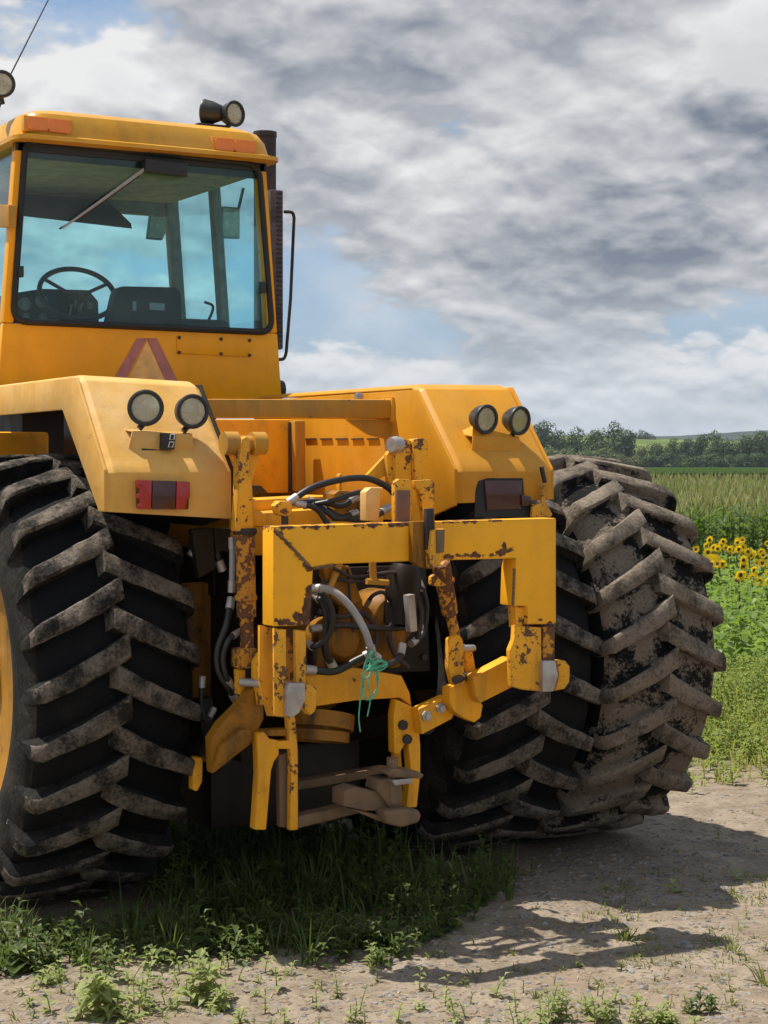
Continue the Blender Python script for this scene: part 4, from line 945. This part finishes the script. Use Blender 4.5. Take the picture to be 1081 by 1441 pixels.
# the weed patch in the tractor's shade
mb = MB()
PATCH = [(-60, 1290), (120, 1262), (260, 1215), (330, 1178), (560, 1170), (640, 1178), (720, 1190), (718, 1240), (650, 1308), (560, 1345), (430, 1352), (330, 1345), (200, 1352), (60, 1372), (-60, 1390)]
BACK = [(150, 1235), (250, 1130), (430, 1105), (640, 1115), (770, 1165), (700, 1200), (330, 1195)]
for (a, b) in scatter(PATCH, 1050) + scatter(BACK, 360):
    a += random.gauss(0, 14); b += random.gauss(0, 9) if b > 1240 else 0
    p = gp(a, b)
    if p.y > -.62 and abs(abs(p.x) - T) < .36: continue
    r = random.random()
    h = U(.03, .13) if b > 1300 else U(.07, .19)
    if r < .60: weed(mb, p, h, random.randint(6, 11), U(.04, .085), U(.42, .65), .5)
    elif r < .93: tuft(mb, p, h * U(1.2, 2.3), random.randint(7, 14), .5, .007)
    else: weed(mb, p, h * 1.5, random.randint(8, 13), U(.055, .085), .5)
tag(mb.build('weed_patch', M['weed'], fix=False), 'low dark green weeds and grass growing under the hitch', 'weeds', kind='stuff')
# sparse tufts on the open dirt
mb = MB()
OPEN = [(560, 1360), (760, 1280), (1081, 1130), (1140, 1130), (1140, 1470), (-40, 1470), (-40, 1400), (300, 1370)]
for (a, b) in scatter(OPEN, 150):
    p = gp(a, b); r = random.random()
    if r < .55: tuft(mb, p, U(.02, .06), random.randint(5, 11), .9, .005)
    else: weed(mb, p, U(.02, .05), random.randint(4, 8), U(.018, .035), .5)
for c0 in ((880, 1325), (1030, 1325), (720, 1235), (850, 1300), (1000, 1350), (905, 1350), (860, 1250), (1060, 1240), (1035, 1262)):
    for _ in range(14):
        p = gp(c0[0] + random.gauss(0, 22), c0[1] + random.gauss(0, 8)); tuft(mb, p, U(.02, .05), random.randint(4, 9), .9, .005)
tag(mb.build('sparse_grass', M['grass'], fix=False), 'sparse tiny grass and seedlings scattered over the bare dirt', 'grass', kind='stuff')

mb = MB()
for poly, n in (([(40, 1345), (340, 1335), (350, 1445), (40, 1450)], 64), ([(720, 1415), (1000, 1405), (1010, 1460), (700, 1460)], 26), ([(480, 1330), (700, 1290), (660, 1340), (520, 1370)], 16), ([(330, 1370), (700, 1400), (690, 1450), (330, 1450)], 14)):
    for (a, b) in scatter(poly, n): weed(mb, gp(a, b), U(.02, .10), random.randint(6, 10), U(.025, .055), U(.5, .7), .6)
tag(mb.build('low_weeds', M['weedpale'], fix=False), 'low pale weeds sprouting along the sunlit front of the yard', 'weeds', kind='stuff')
# dry straw and stalks lying about
M['straw'] = plain('dry_straw', (.34, .26, .15), .8, var=.35, scale=30)
mb = MB()
for (a, b) in scatter([(-40, 1375), (560, 1345), (760, 1275), (1140, 1130), (1140, 1480), (-40, 1480)], 700):
    p = gp(a, b) + Vector((0, 0, .008)); q = U(0, 6.28); blade(mb, p, Vector((math.cos(q), math.sin(q), U(-.02, .12))), U(.015, .06), U(.002, .004), .02)
tag(mb.build('dry_straw', M['straw'], fix=False), 'bits of dry straw lying on the bare dirt', 'straw', kind='stuff')
# weeds standing on their own
def own(px, py, kind, h, label, m='weedpale', n=14, L=.05, W=.5, name='weed', extra=0):
    L *= 1.35; n = int(n * .8) if kind == 'w' else n; W *= 1.15; h *= .85
    p = gp(px, py); root = empty(name, loc=p); tag(root, label, 'grass tuft' if kind == 'g' else 'weed', 'weeds standing singly on the dirt')
    z0 = Vector((0, 0, 0))
    if kind == 'g':
        mb = MB(); tuft(mb, z0, h, n, .75, .008); mb.build('blades', M[m], root, fix=False)
    else:
        for q in range(1 + extra):
            mb = MB(); o = z0 if q == 0 else Vector((U(-.05, .05), U(-.05, .05), 0)); weed(mb, o, h * (1 if q == 0 else U(.5, .85)), n, L, W, .2); mb.build('shoot', M[m], root, fix=False)
    return root
own(140, 1432, 'w', .19, 'pale weed with broad toothed leaves near the lower left corner', n=18, L=.075, W=.5, extra=3)
own(203, 1420, 'w', .21, 'tall thin-stemmed weed just right of the broad pale one', n=16, L=.045, W=.5, extra=1)
own(282, 1412, 'w', .17, 'bushy pale weed at the sunlit edge of the shadow', n=18, L=.06, W=.6, extra=3)
own(310, 1424, 'w', .09, 'low spreading weed at the foot of the bushy pale weed', n=14, L=.045, extra=2)
own(373, 1372, 'w', .09, 'small upright seedling at the front of the weed patch', n=10, L=.035)
own(410, 1372, 'w', .05, 'tiny seedling beside the round tan stone', n=8, L=.03)
own(28, 1366, 'w', .10, 'round-leaved rosette weed at the left picture edge', 'weed', n=16, L=.085, W=.7)
own(8, 1320, 'g', .26, 'long-bladed grass tuft in front of the single wheel', 'weed', n=9)
own(240, 1262, 'w', .20, 'weed coloured as if lit by a fleck of sun beside the single wheel', 'weedpale', n=20, L=.05, W=.5, extra=3)  # pale leaf colour stands for the sun falling on it
own(668, 1300, 'w', .08, 'small sprig standing where the hitch shadow starts', 'weed', n=10, L=.035)
own(636, 1316, 'w', .12, 'leafy sprig at the right front of the weed patch', 'weed', n=14, L=.045, extra=1)
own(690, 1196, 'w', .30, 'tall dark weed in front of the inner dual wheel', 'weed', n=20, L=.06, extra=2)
own(572, 1192, 'w', .24, 'broad-leaved weed under the end of the drawbar', 'weed', n=12, L=.10, W=.6, extra=1)
own(330, 1300, 'w', .20, 'big star-shaped weed in the middle of the shade', 'weed', n=18, L=.09, W=.4, extra=1)
own(945, 1254, 'w', .05, 'two-leaved pale seedling lit within the tyre shadow', n=5, L=.055, W=.6)
own(1035, 1236, 'w', .05, 'small pale weed at the right end of the tyre shadow', n=8, L=.04)
own(560, 1440, 'w', .07, 'low leafy weed at the bottom edge below the hitch', n=10, L=.035)
own(500, 1436, 'w', .06, 'little weed at the bottom edge left of centre', n=9, L=.03, extra=1)
own(400, 1440, 'w', .06, 'reddish-stemmed little weed at the bottom edge', n=9, L=.03)
own(640, 1438, 'w', .09, 'upright slim weed at the bottom edge right of centre', n=12, L=.03)
own(775, 1436, 'w', .14, 'branching weed with the tallest stems at the bottom edge', n=18, L=.035, extra=4)
own(838, 1440, 'w', .10, 'bright bushy weed beside the branching one', n=14, L=.035, extra=3)
own(925, 1440, 'w', .07, 'low dense weed clump near the lower right corner', n=14, L=.035, extra=5)
own(985, 1425, 'w', .11, 'dark upright weed near the lower right corner', 'weed', n=18, L=.035, extra=2)
own(1078, 1380, 'g', .17, 'upright grass tuft cut by the right picture edge', 'grass', n=16)
own(880, 1325, 'g', .08, 'grass tuft growing at the tip of the thick shadow', 'grass', n=22)
own(1030, 1335, 'g', .07, 'flat grass tuft right of the shadow tip', 'grass', n=26)
own(748, 1232, 'w', .09, 'thin sprig beside the front edge of the tyre shadow', 'weed', n=10, L=.03)
own(600, 1236, 'w', .13, 'pale-tipped weed at the edge of the hitch shade', 'weedpale', n=16, L=.04, extra=2)
own(712, 1240, 'w', .07, 'bright sprig in front of the inner dual wheel', 'weedpale', n=10, L=.035, extra=1)

# the verge: rough bright weeds beyond the dirt
def wedge(u0, u1, a, b, n, pw=1.0):
    for _ in range(n):
        u = u0 + (u1 - u0) * random.random() ** pw; v = u * U(a, b); x, y = uv2xy(u, v)
        if x < 2.25: continue
        yield u, v, Vector((x, y, gxy(x, y) + (rough_z(x, y) if u < 38 else 0)))
mb = MB(); mb2 = MB()
for u, v, p in wedge(9.75, 16.5, .085, .36, 4200, .8):
    edge = 9.75 + .8 * mnoise.noise(Vector((v * 2.3, 4, 2)))
    if u < edge or (u < edge + 1.2 and random.random() < .55): continue
    f = ss(edge, edge + 3.5, u); cl = .6 + .7 * mnoise.noise(Vector((p.x * .9, p.y * .9, 5)))
    h = (.07 + .28 * f) * max(.35, .75 + cl * .5)
    r = random.random()
    if r < .45: tuft(mb, p, h * 1.1, random.randint(4, 7), .7, .009)
    else: weed(mb2, p, h, random.randint(7, 12), U(.05, .09), U(.4, .6), .4)
tag(mb.build('verge_grass', M['verge'], fix=False), 'rough yellow-green grass along the edge of the dirt yard', 'grass', kind='stuff')
M['vergeleaf'] = leafmat('verge_weed_leaf', (.10, .165, .03), (.32, .37, .10), .5)
tag(mb2.build('verge_weeds', M['vergeleaf'], fix=False), 'bright leafy weeds between the dirt yard and the sunflowers', 'weeds', kind='stuff')
# broad leaves of the young sunflowers
mb = MB()
for u, v, p in wedge(14.5, 33, .075, .36, 950, .75):
    h = (.55 + .75 * ss(14.5, 22, u) - .30 * ss(23, 24.5, u)) * U(.75, 1.08)
    weed(mb, p, h, random.randint(10, 15), U(.17, .27), U(.65, .85), .25)
tag(mb.build('sunflower_foliage', M['broad'], fix=False), 'dense broad green leaves of sunflowers not yet in bloom', 'leaves', kind='stuff')
# sunflowers in bloom, one by one
def sunflower_meshes(k):
    random.seed(300 + k); s_ = MB(); h = 1.5; s_.tube([(0, 0, 0), (.02, 0, .8), (.0, 0, 1.4), (0, -.05, h)], [.016, .014, .012, .012], 6)
    lf = MB()
    for i in range(9):
        a = i * 2.4; z = .35 + i * .12; d = Vector((math.cos(a), math.sin(a), .35)); leaf(lf, Vector((0, 0, z)), d, Vector((0, 0, 1)), U(.18, .27), U(.13, .19), .35)
    hd = MB(); hd.lathe([(0, -.035), (.03, -.03), (.050, -.008), (.054, .006), (.042, .016), (0, .012)], (0, 0, 0), (0, -1, .15), 14)
    pt = MB()
    for ring, (n, L) in enumerate(((17, .085), (15, .07))):
        for i in range(n):
            a = 6.2832 * (i + .5 * ring) / n + U(-.06, .06); d = Vector((math.cos(a), -.12 - .18 * ring + U(-.1, .1), math.sin(a)))
            leaf(pt, d * .042 + Vector((0, -.01, 0)), d, Vector((0, -1, 0)), L * U(.95, 1.25), .036, .1, .1)
    return s_.mesh('stem', M['stem']), lf.mesh('leaves', M['broad'], fix=False), hd.mesh('flower_head', M['disc']), pt.mesh('petals', M['petal'], fix=False)
kinds = [sunflower_meshes(k) for k in range(3)]
random.seed(5)
cnt = 0
face = math.atan2(-SN, CS) 
spots = []
for i in range(150):
    u = 24.2 + 10 * (i / 149) ** .9; spots.append((u, u * U(.15, .25)))
for i, (u, v) in enumerate(spots):
    x, y = uv2xy(u, v); z = gxy(x, y); s_, lf, hd, pt = kinds[i % 3]
    root = empty('sunflower', loc=(x, y, z - .02)); sc_ = (.84 + .22 * i / 149) * U(.92, 1.06); root.scale = (1, 1, sc_)
    tag(root, 'yellow sunflower in bloom in the band before the corn', 'sunflower', 'sunflowers in bloom')
    rz = -TH + U(-.75, .55)
    link('stem', s_, root, rot=(0, 0, rz)); link('leaves', lf, root, rot=(0, 0, U(0, 6)))
    hs = U(.48, .74)
    h_ = link('flower_head', hd, root, loc=(math.sin(rz) * .06, -math.cos(rz) * .06, 1.52), rot=(U(-.1, .35), 0, rz)); h_.scale = (hs, hs, hs / sc_)
    link('petals', pt, h_)

# the corn: whole plants along its near edge, then tassels to the far side
random.seed(9)
mb = MB(); mt = MB()
ZC = -1.6
for u, v, p in wedge(40, 56, .07, .40, 1500, 1.3):
    h = U(2.0, 2.4); b0 = Vector((p.x, p.y, gxy(p.x, p.y)))
    mb.tube([b0, b0 + Vector((0, 0, h))], [.014, .008], 3, caps=False)
    for i in range(9):
        a = U(0, 6.28); z = h * (.18 + .09 * i); blade(mb, b0 + Vector((0, 0, z)), Vector((math.cos(a), math.sin(a), U(.7, 1.5))), U(.55, .85), .075, U(.35, .7))
    for i in range(4):
        a = U(0, 6.28); blade(mt, b0 + Vector((0, 0, h - .05)), Vector((math.cos(a) * .35, math.sin(a) * .35, 1)), U(.22, .38), .022, .15)
u = 54.0
while u < 168:
    n = 210
    for _ in range(n):
        v = u * U(.05, .42); x, y = uv2xy(u + U(-.4, .4), v); z = ZC + U(1.95, 2.15); k = u / 54
        for q in range(2):
            a = U(0, 6.28); blade(mb, Vector((x, y, z - .4)), Vector((math.cos(a), math.sin(a), 1.3)), U(.5, .7), .06 * k ** .7, .5)
        blade(mt, Vector((x, y, z)), Vector((U(-.3, .3), U(-.3, .3), 1)), U(.3, .5), .035 * k ** .8, .1)
    u *= 1.022
cs = MB()
q = [(52, .03), (52, .46), (170, .46), (170, .03)]
cs.prism([(*uv2xy(a, a * b), ZC + 1.5) for a, b in q], (0, 0, -.3))
cf = mb.build('corn_field', M['corn'], fix=False); tag(cf, 'field of green corn behind the sunflowers', 'corn field', kind='stuff')
o = mt.build('corn_tassels', M['tassel'], cf, fix=False); o['kind'] = 'stuff'
o = cs.build('corn_canopy', M['canopy'], cf, fix=False); o['kind'] = 'stuff'
# darker crop beyond it
mb = MB(); u = 200.0
q = [(200, .02), (200, .48), (436, .48), (436, .02)]
mb.prism([(*uv2xy(a, a * b), 0.55) for a, b in q], (0, 0, -2.4))
for row in range(10):
    for _ in range(420):
        v = u * U(.04, .46); x, y = uv2xy(u, v); a = U(0, 6.28); blade(mb, Vector((x, y, .1)), Vector((math.cos(a) * .3, math.sin(a) * .3, 1)), U(.6, .95), .22, .3)
    u += 1.5 + row * 4
tag(mb.build('far_crop', M['farcrop'], fix=False), 'strip of dark green crop between corn and treeline', 'crop field', kind='stuff')

# ------------------------------------------------------------------ far land: meadow, ridge, trees
def land(name, u0, u1, a, b, zf, m, nu=24, nw=60):
    vs = []; fs = []
    for i in range(nu + 1):
        u = u0 + (u1 - u0) * i / nu
        for j in range(nw + 1):
            f = a + (b - a) * j / nw; x, y = uv2xy(u, u * f); vs.append((x, y, zf(u, f)))
    for i in range(nu):
        for j in range(nw): k = i * (nw + 1) + j; fs.append((k, k + 1, k + nw + 2, k + nw + 1))
    me = bpy.data.meshes.new(name); me.from_pydata(vs, [], fs); me.materials.append(m); me.shade_smooth()
    return tag(link(name, me), kind='structure')
M['meadow'] = two_tone('meadow_grass', (.085, .125, .03), (.15, .185, .055), .02, .4, .6, .9, .3, .3, .4, spec=0)
M['forest'] = two_tone('forest_canopy', (.014, .026, .012), (.035, .05, .02), .02, .4, .62, .95, .6, 3, .25, spec=0)
land('meadow', 470, 1150, -.8, .9, lambda u, f: -2 + 17 * ss(470, 1000, u) + 1.5 * math.sin(f * 23), M['meadow'])
def ridge(u, f):
    n = mnoise.noise(Vector((f * 9, 1, 0))) * .5 + mnoise.noise(Vector((f * 60, u * .01, 0))) * .12 + mnoise.noise(Vector((f * 240, u * .02, 3))) * .06
    top = 38 + 8 * ss(.14, .22, f) + 7 * n
    return 10 + (top - 10) * ss(2000, 2500, u)
land('hills', 1900, 3200, -.9, 1.0, ridge, M['forest'], 26, 420)
def crown_mesh(seed, w, h, m, n=3200, trunk=.18):
    random.seed(seed); mb = MB(); blobs = []
    for i in range(15):
        a = U(0, 6.28); r = w * .36 * math.sqrt(random.random()); z = h * U(.22, .84); k = 1 - abs(z / h - .45) * .75
        blobs.append((Vector((math.cos(a) * r * k, math.sin(a) * r * k, z)), w * U(.17, .28)))
    blobs.append((Vector((0, 0, h * .86)), w * .2)); blobs.append((Vector((0, 0, h * .5)), w * .33))
    for c, r in blobs:
        for _ in range(n // len(blobs)):
            d = Vector((random.gauss(0, 1), random.gauss(0, 1), random.gauss(0, 1))).normalized(); p = c + Vector((d.x, d.y, d.z * .85)) * r * U(.72, 1.08)
            q = (d + Vector((U(-.6, .6), U(-.6, .6), U(-.2, .8)))).normalized(); t1 = q.orthogonal().normalized() * U(.14, .30); t2 = q.cross(t1).normalized() * U(.14, .30)
            mb.add([p - t1, p - t2, p + t1, p + t2], [(0, 1, 2, 3)])
    return mb.mesh('crown', m, fix=False, smooth=False)
def trunk_mesh(h):
    mb = MB(); mb.tube([(0, 0, -1), (.1, 0, h * .3), (0, .1, h * .7)], [.32, .25, .1], 7)
    for i in range(4):
        a = i * 1.6; mb.tube([(.05, 0, h * (.3 + .08 * i)), (math.cos(a) * h * .15, math.sin(a) * h * .15, h * (.5 + .07 * i))], [.12, .04], 5)
    return mb.mesh('trunk', M['bark'])
M['tree'] = [leafmat('tree_leaf_%s' % 'dark mid olive'.split()[k], a, b, .25, .55, .3) for k, (a, b) in enumerate((((.02, .045, .010), (.06, .10, .025)), ((.03, .06, .014), (.09, .13, .03)), ((.055, .08, .02), (.14, .175, .05))))]
CR = [(crown_mesh(40 + k, 9, 10, M['tree'][k % 3]), trunk_mesh(10)) for k in range(6)]
ORD = 'first second third fourth fifth sixth seventh eighth ninth tenth eleventh twelfth thirteenth fourteenth fifteenth sixteenth seventeenth eighteenth nineteenth twentieth'.split()
def tree(px, ytop, u, k, label, wscale=1.0, yb=None, group='trees of the far treeline'):
    v = (px - 540.5) / FPX * u; x, y = uv2xy(u, v); top = CH + (HY - ytop) / FPX * u; base = -1.6
    s_ = (top - base) / 10.0
    root = empty('tree', loc=(x, y, base)); root.rotation_euler = (0, 0, px * 1.7); root.scale = (s_ * wscale, s_ * wscale, s_)
    tag(root, label, 'tree', group); c_, t_ = CR[k]; link('crown', c_, root); link('trunk', t_, root)
row = [(742, 612, 1), (763, 594, 0), (788, 606, 3), (812, 601, 1), (838, 604, 4), (866, 593, 1), (884, 606, 0), (903, 627, 2), (925, 623, 4), (948, 616, 1), (968, 617, 3), (988, 612, 0), (1006, 606, 1), (1028, 619, 3), (1050, 613, 0), (1072, 606, 4), (1098, 609, 1), (1124, 612, 0)]
for i, (px, yt, k) in enumerate(row): tree(px, yt, 440 + (i * 37 % 20), k, '%s tree from the left along the front of the treeline' % ORD[i], U(.75, .95))
bush = [(752, 628, 2), (775, 632, 5), (800, 630, 2), (826, 634, 5), (852, 630, 2), (872, 640, 5), (896, 641, 2), (918, 640, 3), (940, 636, 0), (962, 640, 1), (984, 642, 3), (1004, 638, 0), (1026, 640, 1), (1046, 638, 3), (1068, 638, 0), (1090, 640, 1)]
for i, (px, yt, k) in enumerate(bush): tree(px, yt, 430, k, '%s low bushy tree from the left at the treeline foot' % ORD[i], 1.5, group='low trees at the treeline foot')
for i, (px, yt) in enumerate(((905, 606), (916, 611), (893, 610))): tree(px, yt, 900, 0, ('tallest', 'right hand', 'left hand')[i] + ' of three lone trees on the meadow rise', .8, group='lone trees on the meadow')

# ------------------------------------------------------------------ stones
random.seed(31)
M['stone'] = two_tone('grey_stone', (.12, .11, .10), (.26, .24, .22), 14, .4, .6, .85, .5, .004)
M['stonetan'] = two_tone('tan_stone', (.15, .11, .08), (.30, .235, .17), 14, .4, .6, .85, .5, .004)
def rock(mb, p, r, flat=.6):
    n1 = 6; vs = []; ph = U(0, 6.28)
    for z, k in ((-.5, .8), (.15, 1.0), (.75, .62)):
        for j in range(n1):
            a = ph + 6.2832 * j / n1; q = r * k * U(.75, 1.2); vs.append((p.x + math.cos(a) * q, p.y + math.sin(a) * q, p.z + z * r * flat))
    vs.append((p.x, p.y, p.z + r * flat * U(.85, 1.0)))
    fs = [(i * n1 + j, i * n1 + (j + 1) % n1, (i + 1) * n1 + (j + 1) % n1, (i + 1) * n1 + j) for i in range(2) for j in range(n1)] + [(2 * n1 + j, 2 * n1 + (j + 1) % n1, 3 * n1) for j in range(n1)]
    mb.add(vs, fs)
mb = MB(); mb2 = MB()
GR = [(-40, 1380), (300, 1345), (560, 1340), (700, 1270), (720, 1200), (900, 1165), (1000, 1110), (1140, 1120), (1140, 1480), (-40, 1480)]
for (a, b) in scatter(GR, 13000):
    p = gp(a, b); r = .003 + .016 * random.random() ** 3
    rock(mb if random.random() < .5 else mb2, p, r)
for (a, b) in scatter([(690, 1215), (850, 1180), (1081, 1190), (1060, 1260), (760, 1290)], 2600):
    rock(mb, gp(a, b), .004 + .011 * random.random() ** 2)
g_ = mb.build('gravel', M['stone'], fix=False); tag(g_, 'small grey and tan gravel strewn over the dirt', 'gravel', kind='stuff')
o = mb2.build('tan_gravel', M['stonetan'], g_, fix=False); o['kind'] = 'stuff'
for (px, py, r, m, lb) in ((432, 1374, .024, 'stonetan', 'round tan stone at the front of the weed patch'), (535, 1362, .028, 'stonetan', 'brown stone at the right front of the weed patch'), (1020, 1246, .030, 'stone', 'dark stone lying within the tyre shadow'),
                           (787, 1315, .020, 'stonetan', 'reddish lump beside the thin shadow branch'), (850, 1300, .026, 'stone', 'flat grey stone above the thin shadow branch'), (962, 1330, .038, 'stone', 'pale flat rock below the shadow tip'), (946, 1343, .014, 'stone', 'small white pebble before the pale flat rock'),
                           (880, 1278, .022, 'stonetan', 'sunlit tan stone at the front of the tyre shadow'), (905, 1388, .024, 'stone', 'thin grey stone low in the middle of the dirt'), (1000, 1396, .020, 'stone', 'small grey stone towards the right picture edge'), (45, 1425, .022, 'stone', 'grey stone at the lower left shadow edge')):
    p = gp(px, py); b_ = MB(); rock(b_, Vector((0, 0, 0)), r, .55); o = b_.build('stone', M[m], None, .003); o.location = p; tag(o, lb, 'stone', 'stones on the dirt')

# ------------------------------------------------------------------ the air
hb = MB(); hb.bounds(-3400, 3400, -3400, 3400, -4, 75); hz_ = hb.build('haze', [], smooth=False)
hm = bpy.data.materials.new('haze_air'); hm.use_nodes = True; ht = NT(hm.node_tree); ht.n.remove(ht.n['Principled BSDF'])
pv = ht.node('ShaderNodeVolumePrincipled'); pv.inputs['Color'].default_value = (.72, .82, .95, 1); pv.inputs['Density'].default_value = .00016; pv.inputs['Anisotropy'].default_value = .3
ht.l.new(pv.outputs[0], ht.n['Material Output'].inputs['Volume']); hz_.data.materials.append(hm); tag(hz_, 'pale blue haze over the far fields', 'haze', kind='stuff')
